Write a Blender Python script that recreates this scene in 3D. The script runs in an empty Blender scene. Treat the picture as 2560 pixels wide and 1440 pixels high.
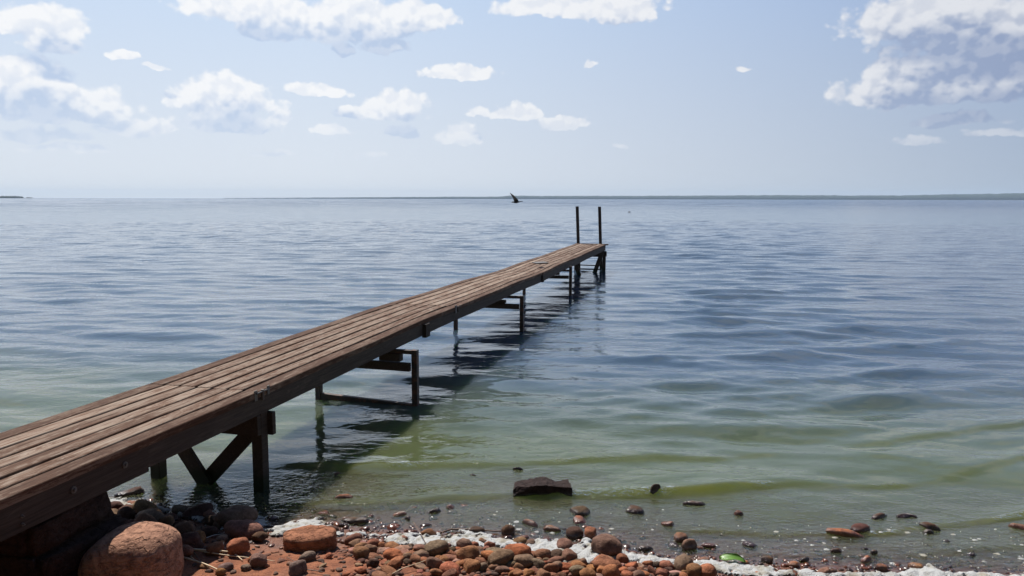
import bpy, bmesh, math, random
import numpy as np
from mathutils import Vector, Matrix, noise as mn

R = math.radians
rng = random.Random(11)
nrng = np.random.default_rng(5)
scene = bpy.context.scene
COL = scene.collection

# ------------------------------------------------------------------ camera
CAM_H, PITCH, F = 2.13, R(6.7), 1900.0
cam_d = bpy.data.cameras.new("camera"); cam = bpy.data.objects.new("camera", cam_d); COL.objects.link(cam)
cam_d.sensor_width = 36; cam_d.lens = 36 * F / 2560; cam_d.clip_end = 100000; cam_d.clip_start = 0.05
cam.location = (0, 0, CAM_H)
cam.rotation_euler = (Matrix.Rotation(math.pi / 2 - PITCH, 3, 'X') @ Matrix.Rotation(R(0.13), 3, 'Z')).to_euler()
scene.camera = cam

ROLL = R(0.13)
def ray(x, y):
    X = (x - 1280) / F; Y = -(y - 720) / F
    X, Y = X * math.cos(ROLL) + Y * math.sin(ROLL) * -1, Y * math.cos(ROLL) + X * math.sin(ROLL)
    return Vector((X, math.cos(PITCH) + Y * math.sin(PITCH), -math.sin(PITCH) + Y * math.cos(PITCH)))
def at_z(x, y, z):
    d = ray(x, y); return Vector((0, 0, CAM_H)) + d * ((z - CAM_H) / d.z)
def at_y(x, y, Y):
    d = ray(x, y); return Vector((0, 0, CAM_H)) + d * (Y / d.y)
def to_px(p):
    v = cam.matrix_world.inverted() @ p
    return None

# ------------------------------------------------------------------ tags and mesh helpers
def tag(o, label=None, cat=None, group=None, kind=None):
    if label: o['label'] = label
    if cat: o['category'] = cat
    if group: o['group'] = group
    if kind: o['kind'] = kind
    return o
def link(name, me, mat=None, parent=None):
    o = bpy.data.objects.new(name, me); COL.objects.link(o)
    if mat is not None and not me.materials: me.materials.append(mat)
    if parent: o.parent = parent
    return o
def bm_obj(name, bm, mat=None, parent=None, smooth=False):
    me = bpy.data.meshes.new(name); bm.normal_update(); bm.to_mesh(me); bm.free()
    if smooth:
        for p in me.polygons: p.use_smooth = True
    return link(name, me, mat, parent)
def np_mesh(name, verts, quads):
    me = bpy.data.meshes.new(name)
    me.vertices.add(len(verts)); me.vertices.foreach_set('co', np.asarray(verts, np.float32).ravel())
    n = len(quads); k = quads.shape[1]
    me.loops.add(n * k); me.loops.foreach_set('vertex_index', quads.astype(np.int32).ravel())
    me.polygons.add(n); me.polygons.foreach_set('loop_start', np.arange(0, n * k, k, dtype=np.int32))
    me.polygons.foreach_set('loop_total', np.full(n, k, dtype=np.int32))
    me.polygons.foreach_set('use_smooth', np.ones(n, bool))
    me.update(calc_edges=True); me.validate()
    return me
def add_bar(bm, a, b, w, h, up=Vector((0, 0, 1)), bevel=0.0):
    """a box-section bar from a to b, w wide sideways and h tall along up"""
    a, b = Vector(a), Vector(b); d = (b - a); L = d.length; d.normalize()
    s = d.cross(up)
    if s.length < 1e-4: s = d.cross(Vector((1, 0, 0)))
    s.normalize(); u = s.cross(d)
    vs = []
    for e in (a, b):
        for i, j in ((-1, -1), (1, -1), (1, 1), (-1, 1)):
            vs.append(bm.verts.new(e + s * (i * w / 2) + u * (j * h / 2)))
    fs = [(3, 2, 1, 0), (4, 5, 6, 7), (0, 1, 5, 4), (1, 2, 6, 5), (2, 3, 7, 6), (3, 0, 4, 7)]
    faces = [bm.faces.new([vs[i] for i in f]) for f in fs]
    if bevel:
        es = list({e for f in faces for e in f.edges})
        bmesh.ops.bevel(bm, geom=es, offset=bevel, segments=2, affect='EDGES', profile=0.6)
    return faces
def add_cyl(bm, a, b, r, seg=12, r2=None):
    a, b = Vector(a), Vector(b); d = (b - a).normalized()
    s = d.orthogonal().normalized(); u = d.cross(s); r2 = r if r2 is None else r2
    A = [bm.verts.new(a + (s * math.cos(k * 2 * math.pi / seg) + u * math.sin(k * 2 * math.pi / seg)) * r) for k in range(seg)]
    B = [bm.verts.new(b + (s * math.cos(k * 2 * math.pi / seg) + u * math.sin(k * 2 * math.pi / seg)) * r2) for k in range(seg)]
    for k in range(seg): bm.faces.new((A[k], A[(k + 1) % seg], B[(k + 1) % seg], B[k]))
    bm.faces.new(A[::-1]); bm.faces.new(B)

# ------------------------------------------------------------------ node helper
class NT:
    def __init__(s, nt): s.t = nt; s.n = nt.nodes; s.l = nt.links
    def node(s, typ, **kw):
        n = s.n.new(typ)
        for k, v in kw.items(): setattr(n, k, v)
        return n
    def inp(s, sock, v):
        if isinstance(v, bpy.types.NodeSocket): s.l.new(v, sock)
        elif v is not None:
            if hasattr(sock.default_value, '__len__') and isinstance(v, (tuple, list)) and len(sock.default_value) == 4 and len(v) == 3: v = (*v, 1)
            sock.default_value = v
    def math(s, op, a, b=None, c=None, clamp=False):
        n = s.node('ShaderNodeMath', operation=op, use_clamp=clamp)
        for i, v in enumerate((a, b, c)):
            if v is not None: s.inp(n.inputs[i], v)
        return n.outputs[0]
    def vmath(s, op, a, b=None, c=None, out=0):
        n = s.node('ShaderNodeVectorMath', operation=op)
        for i, v in enumerate((a, b, c)):
            if v is not None: s.inp(n.inputs[i], v)
        return n.outputs[out]
    def mix(s, f, a, b, blend='MIX'):
        n = s.node('ShaderNodeMix', data_type='RGBA', blend_type=blend)
        s.inp(n.inputs['Factor'], f); s.inp(n.inputs['A'], a) if False else None
        s.inp(n.inputs[0], f); s.inp(n.inputs[6], a); s.inp(n.inputs[7], b)
        return n.outputs[2]
    def mixf(s, f, a, b):
        n = s.node('ShaderNodeMix', data_type='FLOAT')
        s.inp(n.inputs[0], f); s.inp(n.inputs[2], a); s.inp(n.inputs[3], b)
        return n.outputs[0]
    def step(s, v, lo, hi, a=0.0, b=1.0, smooth=True):
        n = s.node('ShaderNodeMapRange', interpolation_type='SMOOTHSTEP' if smooth else 'LINEAR')
        s.inp(n.inputs[0], v); s.inp(n.inputs[1], lo); s.inp(n.inputs[2], hi); s.inp(n.inputs[3], a); s.inp(n.inputs[4], b)
        return n.outputs[0]
    def noise(s, vec, scale, detail=4, rough=0.55, dist=0.0, out=0):
        n = s.node('ShaderNodeTexNoise')
        s.inp(n.inputs['Vector'], vec); s.inp(n.inputs['Scale'], scale); s.inp(n.inputs['Detail'], detail)
        s.inp(n.inputs['Roughness'], rough); s.inp(n.inputs['Distortion'], dist)
        return n.outputs[out]
    def vor(s, vec, scale, feature='F1', rand=1.0):
        n = s.node('ShaderNodeTexVoronoi', feature=feature)
        s.inp(n.inputs['Vector'], vec); s.inp(n.inputs['Scale'], scale); s.inp(n.inputs['Randomness'], rand)
        return n.outputs[0]
    def scale(s, vec, xyz): return s.vmath('MULTIPLY', vec, xyz)
    def bump(s, h, strength=1.0, dist=0.01, normal=None):
        n = s.node('ShaderNodeBump'); s.inp(n.inputs['Strength'], strength); s.inp(n.inputs['Distance'], dist); s.inp(n.inputs['Height'], h)
        if normal is not None: s.inp(n.inputs['Normal'], normal)
        return n.outputs[0]
    def attr(s, name, out='Fac'):
        return s.node('ShaderNodeAttribute', attribute_name=name).outputs[out]
def material(name):
    m = bpy.data.materials.new(name); m.use_nodes = True; m.node_tree.nodes.clear()
    t = NT(m.node_tree); return m, t, t.node('ShaderNodeOutputMaterial')
def principled(t, out, base, rough=0.7, normal=None, spec=0.5, metallic=0.0):
    p = t.node('ShaderNodeBsdfPrincipled')
    t.inp(p.inputs['Base Color'], base); t.inp(p.inputs['Roughness'], rough); t.inp(p.inputs['Specular IOR Level'], spec); t.inp(p.inputs['Metallic'], metallic)
    if normal is not None: t.inp(p.inputs['Normal'], normal)
    t.l.new(p.outputs[0], out.inputs[0]); return p

# ------------------------------------------------------------------ sun and sky
SUN_AZ, SUN_EL = R(-33), R(54)
sdir = Vector((math.sin(SUN_AZ) * math.cos(SUN_EL), math.cos(SUN_AZ) * math.cos(SUN_EL), math.sin(SUN_EL)))
sl = bpy.data.lights.new("sun", 'SUN'); sl.energy = 5.0; sl.angle = R(0.53); sl.color = (1.0, 0.95, 0.88)
so = bpy.data.objects.new("sun", sl); COL.objects.link(so); so.rotation_euler = (-sdir).to_track_quat('-Z', 'Y').to_euler(); so.location = sdir * 60

def ang(x, y):
    d = ray(x, y).normalized(); return math.atan2(d.x, d.y), math.asin(d.z)
# clouds: centre and half-size in photo pixels (converted to azimuth/elevation), weight
BLOBS = [(100, 55, 95, 62, 1), (125, 105, 70, 40, .8), (60, 200, 125, 70, 1), (150, 255, 170, 70, 1), (250, 285, 90, 40, .8), (0, 240, 70, 60, .9),
 (560, 240, 125, 78, 1), (565, 305, 130, 42, .95), (640, 15, 190, 55, 1), (700, 65, 120, 45, 1), (870, 50, 200, 80, 1.05), (1030, 40, 120, 55, 1),
 (960, 115, 80, 32, .85), (860, 125, 40, 22, .6), (1145, 178, 110, 30, .9), (795, 222, 95, 28, .85), (985, 262, 100, 58, 1), (890, 275, 70, 28, .7),
 (1290, 278, 80, 32, .9), (1200, 275, 50, 26, .6), (1150, 335, 72, 42, .85), (1410, 305, 85, 28, .9), (820, 322, 80, 28, .6), (1010, 325, 55, 30, .6),
 (690, 290, 45, 28, .7), (1440, 15, 230, 40, 1), (1560, 30, 90, 42, 1), (2330, 40, 200, 80, 1), (2480, 70, 220, 95, 1.1), (2330, 215, 220, 62, 1), (2270, 185, 120, 75, 1),
 (2480, 190, 190, 75, 1.1), (2250, 245, 70, 32, .8), (2400, 296, 190, 36, .25), (2300, 345, 120, 26, .1), (2480, 330, 130, 26, .15),
 (310, 138, 30, 18, .7), (385, 165, 55, 16, .6), (1480, 155, 28, 18, .55), (1550, 366, 40, 14, .5), (1860, 168, 36, 14, .4),
 (90, 335, 160, 34, .5), (330, 315, 130, 40, .5), (170, 372, 130, 20, .45), (920, 385, 80, 16, .4), (690, 385, 90, 16, .35)]
# overhead cumulus (outside the frame, seen in the water): azimuth, elevation, half-sizes in degrees
OVER = [(28, 31, 11, 5, 1), (42, 24, 9, 6, 1.1), (20, 43, 10, 5, 1), (-8, 27, 8, 3, .9), (-26, 34, 9, 4, 1), (-45, 24, 10, 6, 1), (4, 52, 16, 5, .9), (48, 45, 12, 7, 1), (-60, 45, 14, 7, 1),
        (75, 20, 12, 6, 1), (-80, 20, 12, 6, 1)]
world = bpy.data.worlds.new("World"); scene.world = world; world.use_nodes = True
W = NT(world.node_tree); W.n.clear()
def cloud_group(name):
    g = bpy.data.node_groups.new(name, 'ShaderNodeTree')
    g.interface.new_socket('Vector', in_out='INPUT', socket_type='NodeSocketVector')
    g.interface.new_socket('Density', in_out='OUTPUT', socket_type='NodeSocketFloat')
    n = NT(g); return g, n, n.node('NodeGroupInput').outputs[0], n.node('NodeGroupOutput').inputs[0]
g_mask, G, v, g_out = cloud_group("cloud_mask")
warp = G.noise(v, 26, 3, .6, out=1)
vw = G.vmath('MULTIPLY_ADD', G.vmath('SUBTRACT', warp, (.5, .5, .5)), (.035, .022, 0), v)
acc = None
items = []
for (x, y, rx, ry, w) in BLOBS:
    a, e = ang(x, y); items.append((a, e, rx / F * .95, ry / F * .95, w))
for (a, e, ra, re_, w) in OVER: items.append((R(a), R(e), R(ra), R(re_), w))
for (a, e, ra, re_, w) in items:
    d = G.vmath('MULTIPLY_ADD', vw, (1 / ra, 1 / re_, 0), (-a / ra, -(e - .22 * re_) / re_, 0))
    d = G.vmath('MAXIMUM', d, G.scale(d, (-1, -1.9, 0)))
    m = G.math('MULTIPLY_ADD', G.vmath('LENGTH', d, out=1), -1.75, 1.75 - (1 - w) * .9)
    acc = m if acc is None else G.math('MAXIMUM', acc, m)
G.l.new(G.math('MAXIMUM', acc, -1.0), g_out)
g_puff, G, v, g_out = cloud_group("cloud_puff")
n1 = G.noise(G.scale(v, (1, 1.3, 1)), 30, 7, .54)
warp2 = G.vmath('MULTIPLY_ADD', G.vmath('SUBTRACT', G.noise(v, 60, 2, .5, out=1), (.5, .5, .5)), (.012, .012, 0), v)
n2 = G.vor(G.scale(warp2, (1, 1.15, 1)), 68, 'SMOOTH_F1'); n3 = G.vor(G.scale(warp2, (1, 1.1, 1)), 150, 'SMOOTH_F1')
bil = G.math('ADD', G.math('SUBTRACT', 0.42, n2), G.math('MULTIPLY', G.math('SUBTRACT', 0.42, n3), .35))
G.l.new(G.math('MULTIPLY_ADD', bil, .80, G.math('MULTIPLY_ADD', G.math('SUBTRACT', n1, .5), 1.25, .03)), g_out)

tc = W.node('ShaderNodeTexCoord'); sx = W.node('ShaderNodeSeparateXYZ'); W.l.new(tc.outputs['Generated'], sx.inputs[0])
az = W.math('ARCTAN2', sx.outputs[0], sx.outputs[1]); el = W.math('ARCSINE', sx.outputs[2])
cv = W.node('ShaderNodeCombineXYZ'); W.inp(cv.inputs[0], az); W.inp(cv.inputs[1], el)
def use(g, vec):
    n = W.node('ShaderNodeGroup'); n.node_tree = g; W.l.new(vec, n.inputs[0]); return n.outputs[0]
p0 = use(g_puff, cv.outputs[0]); p1 = use(g_puff, W.vmath('ADD', cv.outputs[0], (-.004, .009, 0)))
D0 = W.math('ADD', use(g_mask, cv.outputs[0]), p0)
D1 = W.math('ADD', use(g_mask, W.vmath('ADD', cv.outputs[0], (-.010, .030, 0))), p1)
sky = W.node('ShaderNodeTexSky', sky_type='NISHITA', sun_disc=False, sun_elevation=SUN_EL, sun_rotation=SUN_AZ, altitude=100, air_density=1.0, dust_density=0.6, ozone_density=1.4)
side = W.step(W.math('COSINE', W.math('SUBTRACT', az, SUN_AZ)), .40, .95, smooth=False)
low = W.mix(side, (4.3, 5.0, 6.0, 1), (7.7, 8.15, 8.7, 1)); mid_ = W.mix(side, (2.6, 3.9, 6.7, 1), (5.3, 6.9, 9.3, 1))
hazec = W.mix(W.step(el, R(0), R(19), smooth=False), low, mid_)
skyc = W.mix(W.step(el, R(17), R(50)), hazec, W.mix(1.0, sky.outputs[0], (.54, .80, 1.15, 1), 'MULTIPLY'))
back = W.step(W.math('COSINE', W.math('SUBTRACT', az, SUN_AZ)), -.5, .30)
skyc = W.mix(1.0, skyc, W.mix(back, (.55, .58, .62, 1), (1, 1, 1, 1)), 'MULTIPLY')
alpha = W.step(D0, -0.02, 0.42)
lowfade = W.step(el, R(1.0), R(8.0), .2, 1.0)
alpha = W.math('MULTIPLY', alpha, W.math('MULTIPLY', lowfade, .96))
shade = W.math('ADD', W.math('MULTIPLY', W.step(W.math('MULTIPLY_ADD', p0, -.5, D1), -.35, 1.15), .80), W.math('MULTIPLY', W.step(W.math('SUBTRACT', p1, p0), -.16, .20), .24), clamp=True)
lit = W.mix(side, (7.4, 7.6, 8.1, 1), (9.5, 9.6, 9.8, 1)); drk = W.mix(side, (2.9, 3.6, 5.3, 1), (5.2, 6.3, 8.2, 1))
ccol = W.mix(shade, lit, drk)
final = W.mix(alpha, skyc, ccol)
bg = W.node('ShaderNodeBackground'); W.inp(bg.inputs[0], final); bg.inputs[1].default_value = 0.066
wo = W.node('ShaderNodeOutputWorld'); W.l.new(bg.outputs[0], wo.inputs[0])

# ------------------------------------------------------------------ terrain functions
WL = [(-14, 8.0), (-8, 6.3), (-4.4, 5.45), (-3.7, 5.29), (-2.95, 5.07), (-2.13, 4.86), (-1.74, 4.80), (-1.11, 4.69), (-.46, 4.60), (-.08, 4.55), (.49, 4.45), (.76, 4.33), (1.21, 4.24), (1.88, 4.17), (2.9, 4.09), (6, 3.9), (14, 3.6)]
WLx = np.array([p[0] for p in WL]); WLy = np.array([p[1] for p in WL])
def yw(x): return np.interp(x, WLx, WLy)
_ph = nrng.uniform(0, 6.28, (24,)); _kx = nrng.normal(0, 1, 24); _ky = nrng.normal(0, 1, 24)
def wob(x, y, s):
    o = 0
    for i in range(24): o = o + np.sin(_kx[i] * x * s + _ky[i] * y * s + _ph[i])
    return o / 5
def ground_z(x, y):
    x = np.asarray(x, float); y = np.asarray(y, float)
    s = y - yw(x)
    up = np.where(s < 0, -s * 0.085, 0); up = np.where(up > .3, .3 + (up - .3) * .35, up)
    dn = np.where(s > 0, np.where(s < 1.3, np.interp(s, [0, .12, .45, 1.3], [0, .014, .036, .0716]), .0716 + (s - 1.3) * .11), 0); dn = np.minimum(dn, 3.0)
    amp = np.clip(np.abs(s) / .25, .25, 1)
    far = np.clip(1 - np.hypot(x, y) / 40, 0, 1)
    sky_block = np.clip(-y - 2.5, 0, 9.5); up = up + sky_block * .75 + np.clip(sky_block - 1, 0, 9) * .35  # unseen bank added behind the camera to block sky light
    return up - dn + (wob(x, y, 3.2) * .010 + wob(x + 7, y, 9) * .005 + wob(x, y + 3, 22) * .003) * amp * far
def gz(x, y): return float(ground_z(x, y))
def at_ground(px, py, lift=0.0):
    z = 0.05
    for _ in range(8):
        p = at_z(px, py, z + lift); z = .5 * z + .5 * gz(p.x, p.y)
    p = at_z(px, py, z + lift); p.z = gz(p.x, p.y); return p

# ------------------------------------------------------------------ water surface
wl = np.exp(nrng.uniform(math.log(.20), math.log(1.9), 110))
wa = R(-98) + nrng.normal(0, 1, 110) * np.where(wl > .5, R(15), R(28))
wph = nrng.uniform(0, 6.283, 110)
wst = .0184 * np.where(wl > .7, 1.35, 1.0) * nrng.uniform(.5, 1.5, 110)
wamp = wst * wl / (2 * math.pi)
# shore-bound wavelets: crest polylines in world metres, height, front/back width
CREST = [([(-2.2, 6.0), (-1.28, 5.84), (0, 5.95), (.72, 6.04), (1.6, 6.1), (2.6, 6.3), (3.6, 6.65), (4.9, 7.1), (7, 7.9)], .045, .06, .2, [(-2, .6), (-1.2, 1), (0, .8), (.8, .6), (1.6, .35), (2.6, .2), (4, .5), (6, .6)], 1),
         ([(-1.9, 5.1), (-1.18, 5.12), (-.6, 5.2), (0, 5.27), (.6, 5.33), (1.17, 5.36), (1.7, 5.43), (2.2, 5.52), (2.75, 5.5), (3.2, 5.6), (4.22, 6.1), (6, 6.9)], .040, .045, .16, [(-1.8, .2), (-1.1, .45), (-.3, .45), (.35, .9), (.8, 1.15), (1.6, 1.0), (2.05, .45), (2.5, .15), (2.95, .9), (3.3, .35), (4.2, .6), (6, .4)], 1),
         ([(.7, 4.70), (1.03, 4.70), (1.7, 4.68), (2.36, 4.70), (3.0, 4.82), (3.45, 4.96), (5, 5.5)], .018, .03, .12, [(.7, .3), (1.6, .7), (2.4, .8), (3, 1), (3.5, 1.3), (5, 1)], 1),
         ([(-4.5, 6.6), (-3.6, 6.5), (-2.8, 6.4), (-2.2, 6.25)], .03, .05, .2, [(-4.5, .6), (-3, 1), (-2, .6)], 1),
         ([(-1.6, 7.2), (-.4, 7.05), (.6, 7.2), (1.6, 7.35), (2.6, 7.5), (4, 7.95), (6, 8.8)], .042, .13, .26, [(-1.6, .5), (.6, 1), (2, .8), (6, 1)], 0),
         ([(-.6, 8.6), (.8, 8.5), (2.0, 8.6), (3.4, 8.75), (5, 9.3), (7, 10)], .046, .17, .3, [(-.6, .4), (1, 1), (3, .7), (7, 1)], 0),
         ([(.4, 10.2), (1.8, 10.0), (3.2, 10.2), (5, 10.6), (8, 11.6)], .048, .2, .34, [(.4, .4), (2, 1), (4, .7), (8, 1)], 0),
         ([(.9, 12.1), (2.6, 11.8), (4.2, 12.0), (7, 12.8), (10, 14)], .05, .22, .4, [(.9, .4), (3, 1), (5, .7), (10, 1)], 0),
         ([(.9, 4.35), (1.8, 4.34), (2.5, 4.33), (3.5, 4.5), (5, 4.9)], .008, .02, .08, [(.9, .6), (3, 1)], 0)]
def crest_amp(x, c, i):
    px_ = [p[0] for p in c[4]]; pa = [p[1] for p in c[4]]
    return np.interp(x, px_, pa) * np.clip(.8 + .3 * wob(x, 0 * x - 70 * c[1] + i, 2.3) + .2 * wob(x, 0 * x + 30 * c[1] + i, 6), .15, 1.4)
def crest_y(x, c, i):
    return np.interp(x, [p[0] for p in c[0]], [p[1] for p in c[0]]) + .035 * wob(x, 0 * x + i * 3.1, 2.1) + .012 * wob(x, 0 * x + i * 1.7, 7)
def crest_edge(x, c): return np.clip((x - c[0][0][0]) / .5, 0, 1) * np.clip((c[0][-1][0] - x) / 1.0, 0, 1)
def crest_w(x, y):
    o = np.zeros_like(x)
    for i, c in enumerate(CREST):
        if not c[5]: continue
        wf = c[2]; d = y - crest_y(x, c, i) + wf * .5
        o = np.maximum(o, crest_edge(x, c) * np.clip(crest_amp(x, c, i), 0, 1) * np.where(d < 0, np.exp(-(d / (wf * 1.5)) ** 2), np.exp(-(d / (wf * 1.1)) ** 2)))
    return o
def wave_z(x, y, dr):
    x = np.asarray(x, float); y = np.asarray(y, float)
    s = y - yw(x); damp = np.clip(s / 3.2, 0.04, 1) ** .8
    uu = x * math.cos(R(14.8)) - y * math.sin(R(14.8)); tt = x * math.sin(R(14.8)) + y * math.cos(R(14.8))
    lee = 1 - .42 * np.clip((-2.0 - uu) / 1.2, 0, 1) * np.clip((60 - tt) / 30, 0, 1) - .65 * np.exp(-((uu + 2.0) ** 2 / 2.2)) * np.clip((30 - tt) / 8, 0, 1)
    lee = np.maximum(lee, .25) * (1 - .6 * np.clip((x / (y + 4) - .22) / .2, 0, 1))
    z = np.zeros_like(x)
    grp_ = .75 + .5 * (.5 + .5 * np.sin(.31 * x + .52 * y + 1.3) * np.sin(.6 * x - .23 * y)) 
    for l, a, p, A in zip(wl, wa, wph, wamp):
        k = 2 * math.pi / l
        wgt = np.clip((l / dr - 3) / 3, 0, 1)
        ph = k * (x * math.cos(a) + y * math.sin(a)) + p + .8 * np.sin(.7 * x + p) + .5 * np.sin(.9 * y - p)
        z += A * wgt * (np.sin(ph) + .18 * np.cos(2 * ph))
    z *= damp * lee * grp_
    for i, c in enumerate(CREST):
        wf, wb = c[2], c[3]; d = y - crest_y(x, c, i); hh = crest_edge(x, c) * c[1] * crest_amp(x, c, i)
        z += hh * np.where(d < 0, np.exp(-(d / wf) ** 2), np.exp(-(d / wb) ** 2))
        z -= hh * .25 * np.exp(-((d + wf * 2.6) / (wf * 1.6)) ** 2)
    return z
rr = [2.4]
while rr[-1] < 75: rr.append(rr[-1] * 1.0042 + .004)
while rr[-1] < 5900: rr.append(rr[-1] * 1.06)
rr[-1] = 6200.0
rr = np.array(rr)
th = np.concatenate([np.linspace(R(-89), R(-50), 40, endpoint=False), np.linspace(R(-50), R(50), 470), np.linspace(R(50), R(89), 41)[1:]])
RR, TH = np.meshgrid(rr, th, indexing='ij')
WX, WY = RR * np.sin(TH), RR * np.cos(TH)
DR = np.maximum(RR * .0042 + .004, RR * .0037)
WZ = np.where(RR < 90, wave_z(WX, WY, DR), 0)
nr, nt_ = RR.shape
idx = np.arange(nr * nt_).reshape(nr, nt_)
quads = np.stack([idx[:-1, :-1], idx[:-1, 1:], idx[1:, 1:], idx[1:, :-1]], -1).reshape(-1, 4)
wme = np_mesh("water", np.stack([WX, WY, WZ], -1).reshape(-1, 3), quads)
dep = np.clip(WZ - ground_z(WX, WY), 0, 4)
a_ = wme.attributes.new("depth", 'FLOAT', 'POINT'); a_.data.foreach_set('value', dep.astype(np.float32).ravel())
a_ = wme.attributes.new("offshore", 'FLOAT', 'POINT'); a_.data.foreach_set('value', np.clip(RR, 0, 1000).astype(np.float32).ravel())
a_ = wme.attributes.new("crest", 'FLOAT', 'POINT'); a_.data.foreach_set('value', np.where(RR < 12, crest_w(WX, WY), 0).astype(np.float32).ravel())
m, t, out = material("lake_water")
depth = t.attr("depth"); offs = t.attr("offshore")
geo = t.node('ShaderNodeNewGeometry'); pos = geo.outputs['Position']
spx = t.node('ShaderNodeSeparateXYZ'); t.l.new(pos, spx.inputs[0])
slick = t.step(t.math('ADD', t.math('DIVIDE', spx.outputs[0], t.math('ADD', spx.outputs[1], 4.0)), t.math('MULTIPLY', t.math('SUBTRACT', t.noise(pos, .25, 3), .5), .35)), .22, .42, 1.0, .3)
far1 = t.step(offs, 8, 40); far2 = t.step(offs, 40, 300)
near = t.step(offs, 4.2, 12, 1.0, 0.35)
rip = t.noise(t.scale(pos, (.55, 1, 1)), 7.5, 3, .5, .6)
rip_s = t.noise(t.scale(pos, (.8, 1.2, 1)), 24, 2, .5, .3)
patch = t.step(t.noise(t.scale(pos, (.35, .5, 1)), .5, 2, .5), .38, .62, .25, 1.0)
med = t.noise(t.scale(pos, (.45, 1, 1)), 1.5, 4, .55, .4)
lar = t.noise(t.scale(pos, (.35, 1, 1)), .35, 5, .6, .3)
shal = t.step(depth, 0.0, .10, 1.0, 0.0)
h = t.math('MULTIPLY', t.math('MULTIPLY', rip, .013), patch)
chop = t.noise(t.scale(pos, (.8, 1, 1)), 42, 3, .6, .4)
h = t.math('MULTIPLY_ADD', chop, t.math('MULTIPLY', t.step(t.attr('crest'), .25, .8), t.math('MULTIPLY', .026, t.step(t.noise(pos, 1.1, 2), .40, .56))), h)
h = t.math('MULTIPLY_ADD', rip_s, t.math('MULTIPLY', t.math('MULTIPLY_ADD', shal, .013, .0013), patch), h)
h = t.math('MULTIPLY_ADD', med, t.math('MULTIPLY', far1, .085), h)
h = t.math('MULTIPLY_ADD', lar, t.math('MULTIPLY', far2, .10), h)
nrm0 = t.bump(h, 1.0, 1.0)
def slopes(scale, amp):
    c = t.noise(t.scale(pos, (.28, 1, 1)), scale, 3, .6, .3, out=1)
    return t.vmath('MULTIPLY', t.vmath('SUBTRACT', c, (.5, .5, .5)), amp)
tilt_a = t.vmath('SCALE', slopes(3.4, (.25, .48, 0)), None); tilt_a.node.inputs[3].default_value = 1.0
t.l.new(t.math('MULTIPLY', t.step(offs, 14, 70), slick), tilt_a.node.inputs[3])
tilt_b = t.vmath('SCALE', slopes(.25, (.6, 1.1, 0)), None); t.l.new(t.math('MULTIPLY', t.step(offs, 40, 400), slick), tilt_b.node.inputs[3])
lean = t.node('ShaderNodeCombineXYZ'); t.inp(lean.inputs[1], t.step(offs, 30, 350, 0, -.13))
nrm = t.vmath('NORMALIZE', t.vmath('ADD', t.vmath('ADD', nrm0, lean.outputs[0]), t.vmath('ADD', tilt_a, tilt_b)))
fr = t.node('ShaderNodeFresnel'); fr.inputs[0].default_value = 1.40; t.l.new(nrm, fr.inputs[1])
gl = t.node('ShaderNodeBsdfGlossy'); t.inp(gl.inputs['Color'], (1, 1, 1, 1)); t.inp(gl.inputs['Roughness'], t.step(offs, 10, 400, .025, .14)); t.l.new(nrm, gl.inputs['Normal'])
silt = t.noise(t.scale(pos, (.5, 1, 1)), .9, 3, .5)
bodyc = t.mix(t.step(t.math('MULTIPLY_ADD', silt, .25, depth), .20, .70), (.062, .076, .034, 1), (.038, .060, .088, 1))
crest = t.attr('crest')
bodyc = t.mix(t.step(depth, .02, .10, .6, 0), bodyc, (.070, .066, .042, 1))
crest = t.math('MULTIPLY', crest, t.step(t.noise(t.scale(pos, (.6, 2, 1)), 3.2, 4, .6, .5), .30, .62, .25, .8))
bodyc = t.mix(crest, bodyc, (.092, .092, .016, 1))  # yellow-green glow of backlit crests, put into the body colour
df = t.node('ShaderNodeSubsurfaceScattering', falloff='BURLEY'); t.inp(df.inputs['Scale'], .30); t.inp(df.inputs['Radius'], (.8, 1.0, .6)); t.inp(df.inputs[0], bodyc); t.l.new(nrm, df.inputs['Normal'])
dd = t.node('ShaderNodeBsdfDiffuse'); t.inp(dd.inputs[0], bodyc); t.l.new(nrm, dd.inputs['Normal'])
body = t.node('ShaderNodeMixShader'); t.inp(body.inputs[0], t.step(offs, 17, 26)); t.l.new(df.outputs[0], body.inputs[1]); t.l.new(dd.outputs[0], body.inputs[2])
tr = t.node('ShaderNodeBsdfTransparent'); t.inp(tr.inputs[0], t.mix(t.step(depth, 0, .12), (1, 1, 1, 1), (.80, .82, .6, 1)))
opac = t.math('SUBTRACT', 1.0, t.math('POWER', 2.718, t.math('MULTIPLY', depth, -27.0)))
mb = t.node('ShaderNodeMixShader'); t.inp(mb.inputs[0], opac); t.l.new(tr.outputs[0], mb.inputs[1]); t.l.new(body.outputs[0], mb.inputs[2])
ms = t.node('ShaderNodeMixShader'); t.l.new(fr.outputs[0], ms.inputs[0]); t.l.new(mb.outputs[0], ms.inputs[1]); t.l.new(gl.outputs[0], ms.inputs[2])
t.l.new(ms.outputs[0], out.inputs[0])
tag(link("water", wme, m), kind="structure")

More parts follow.
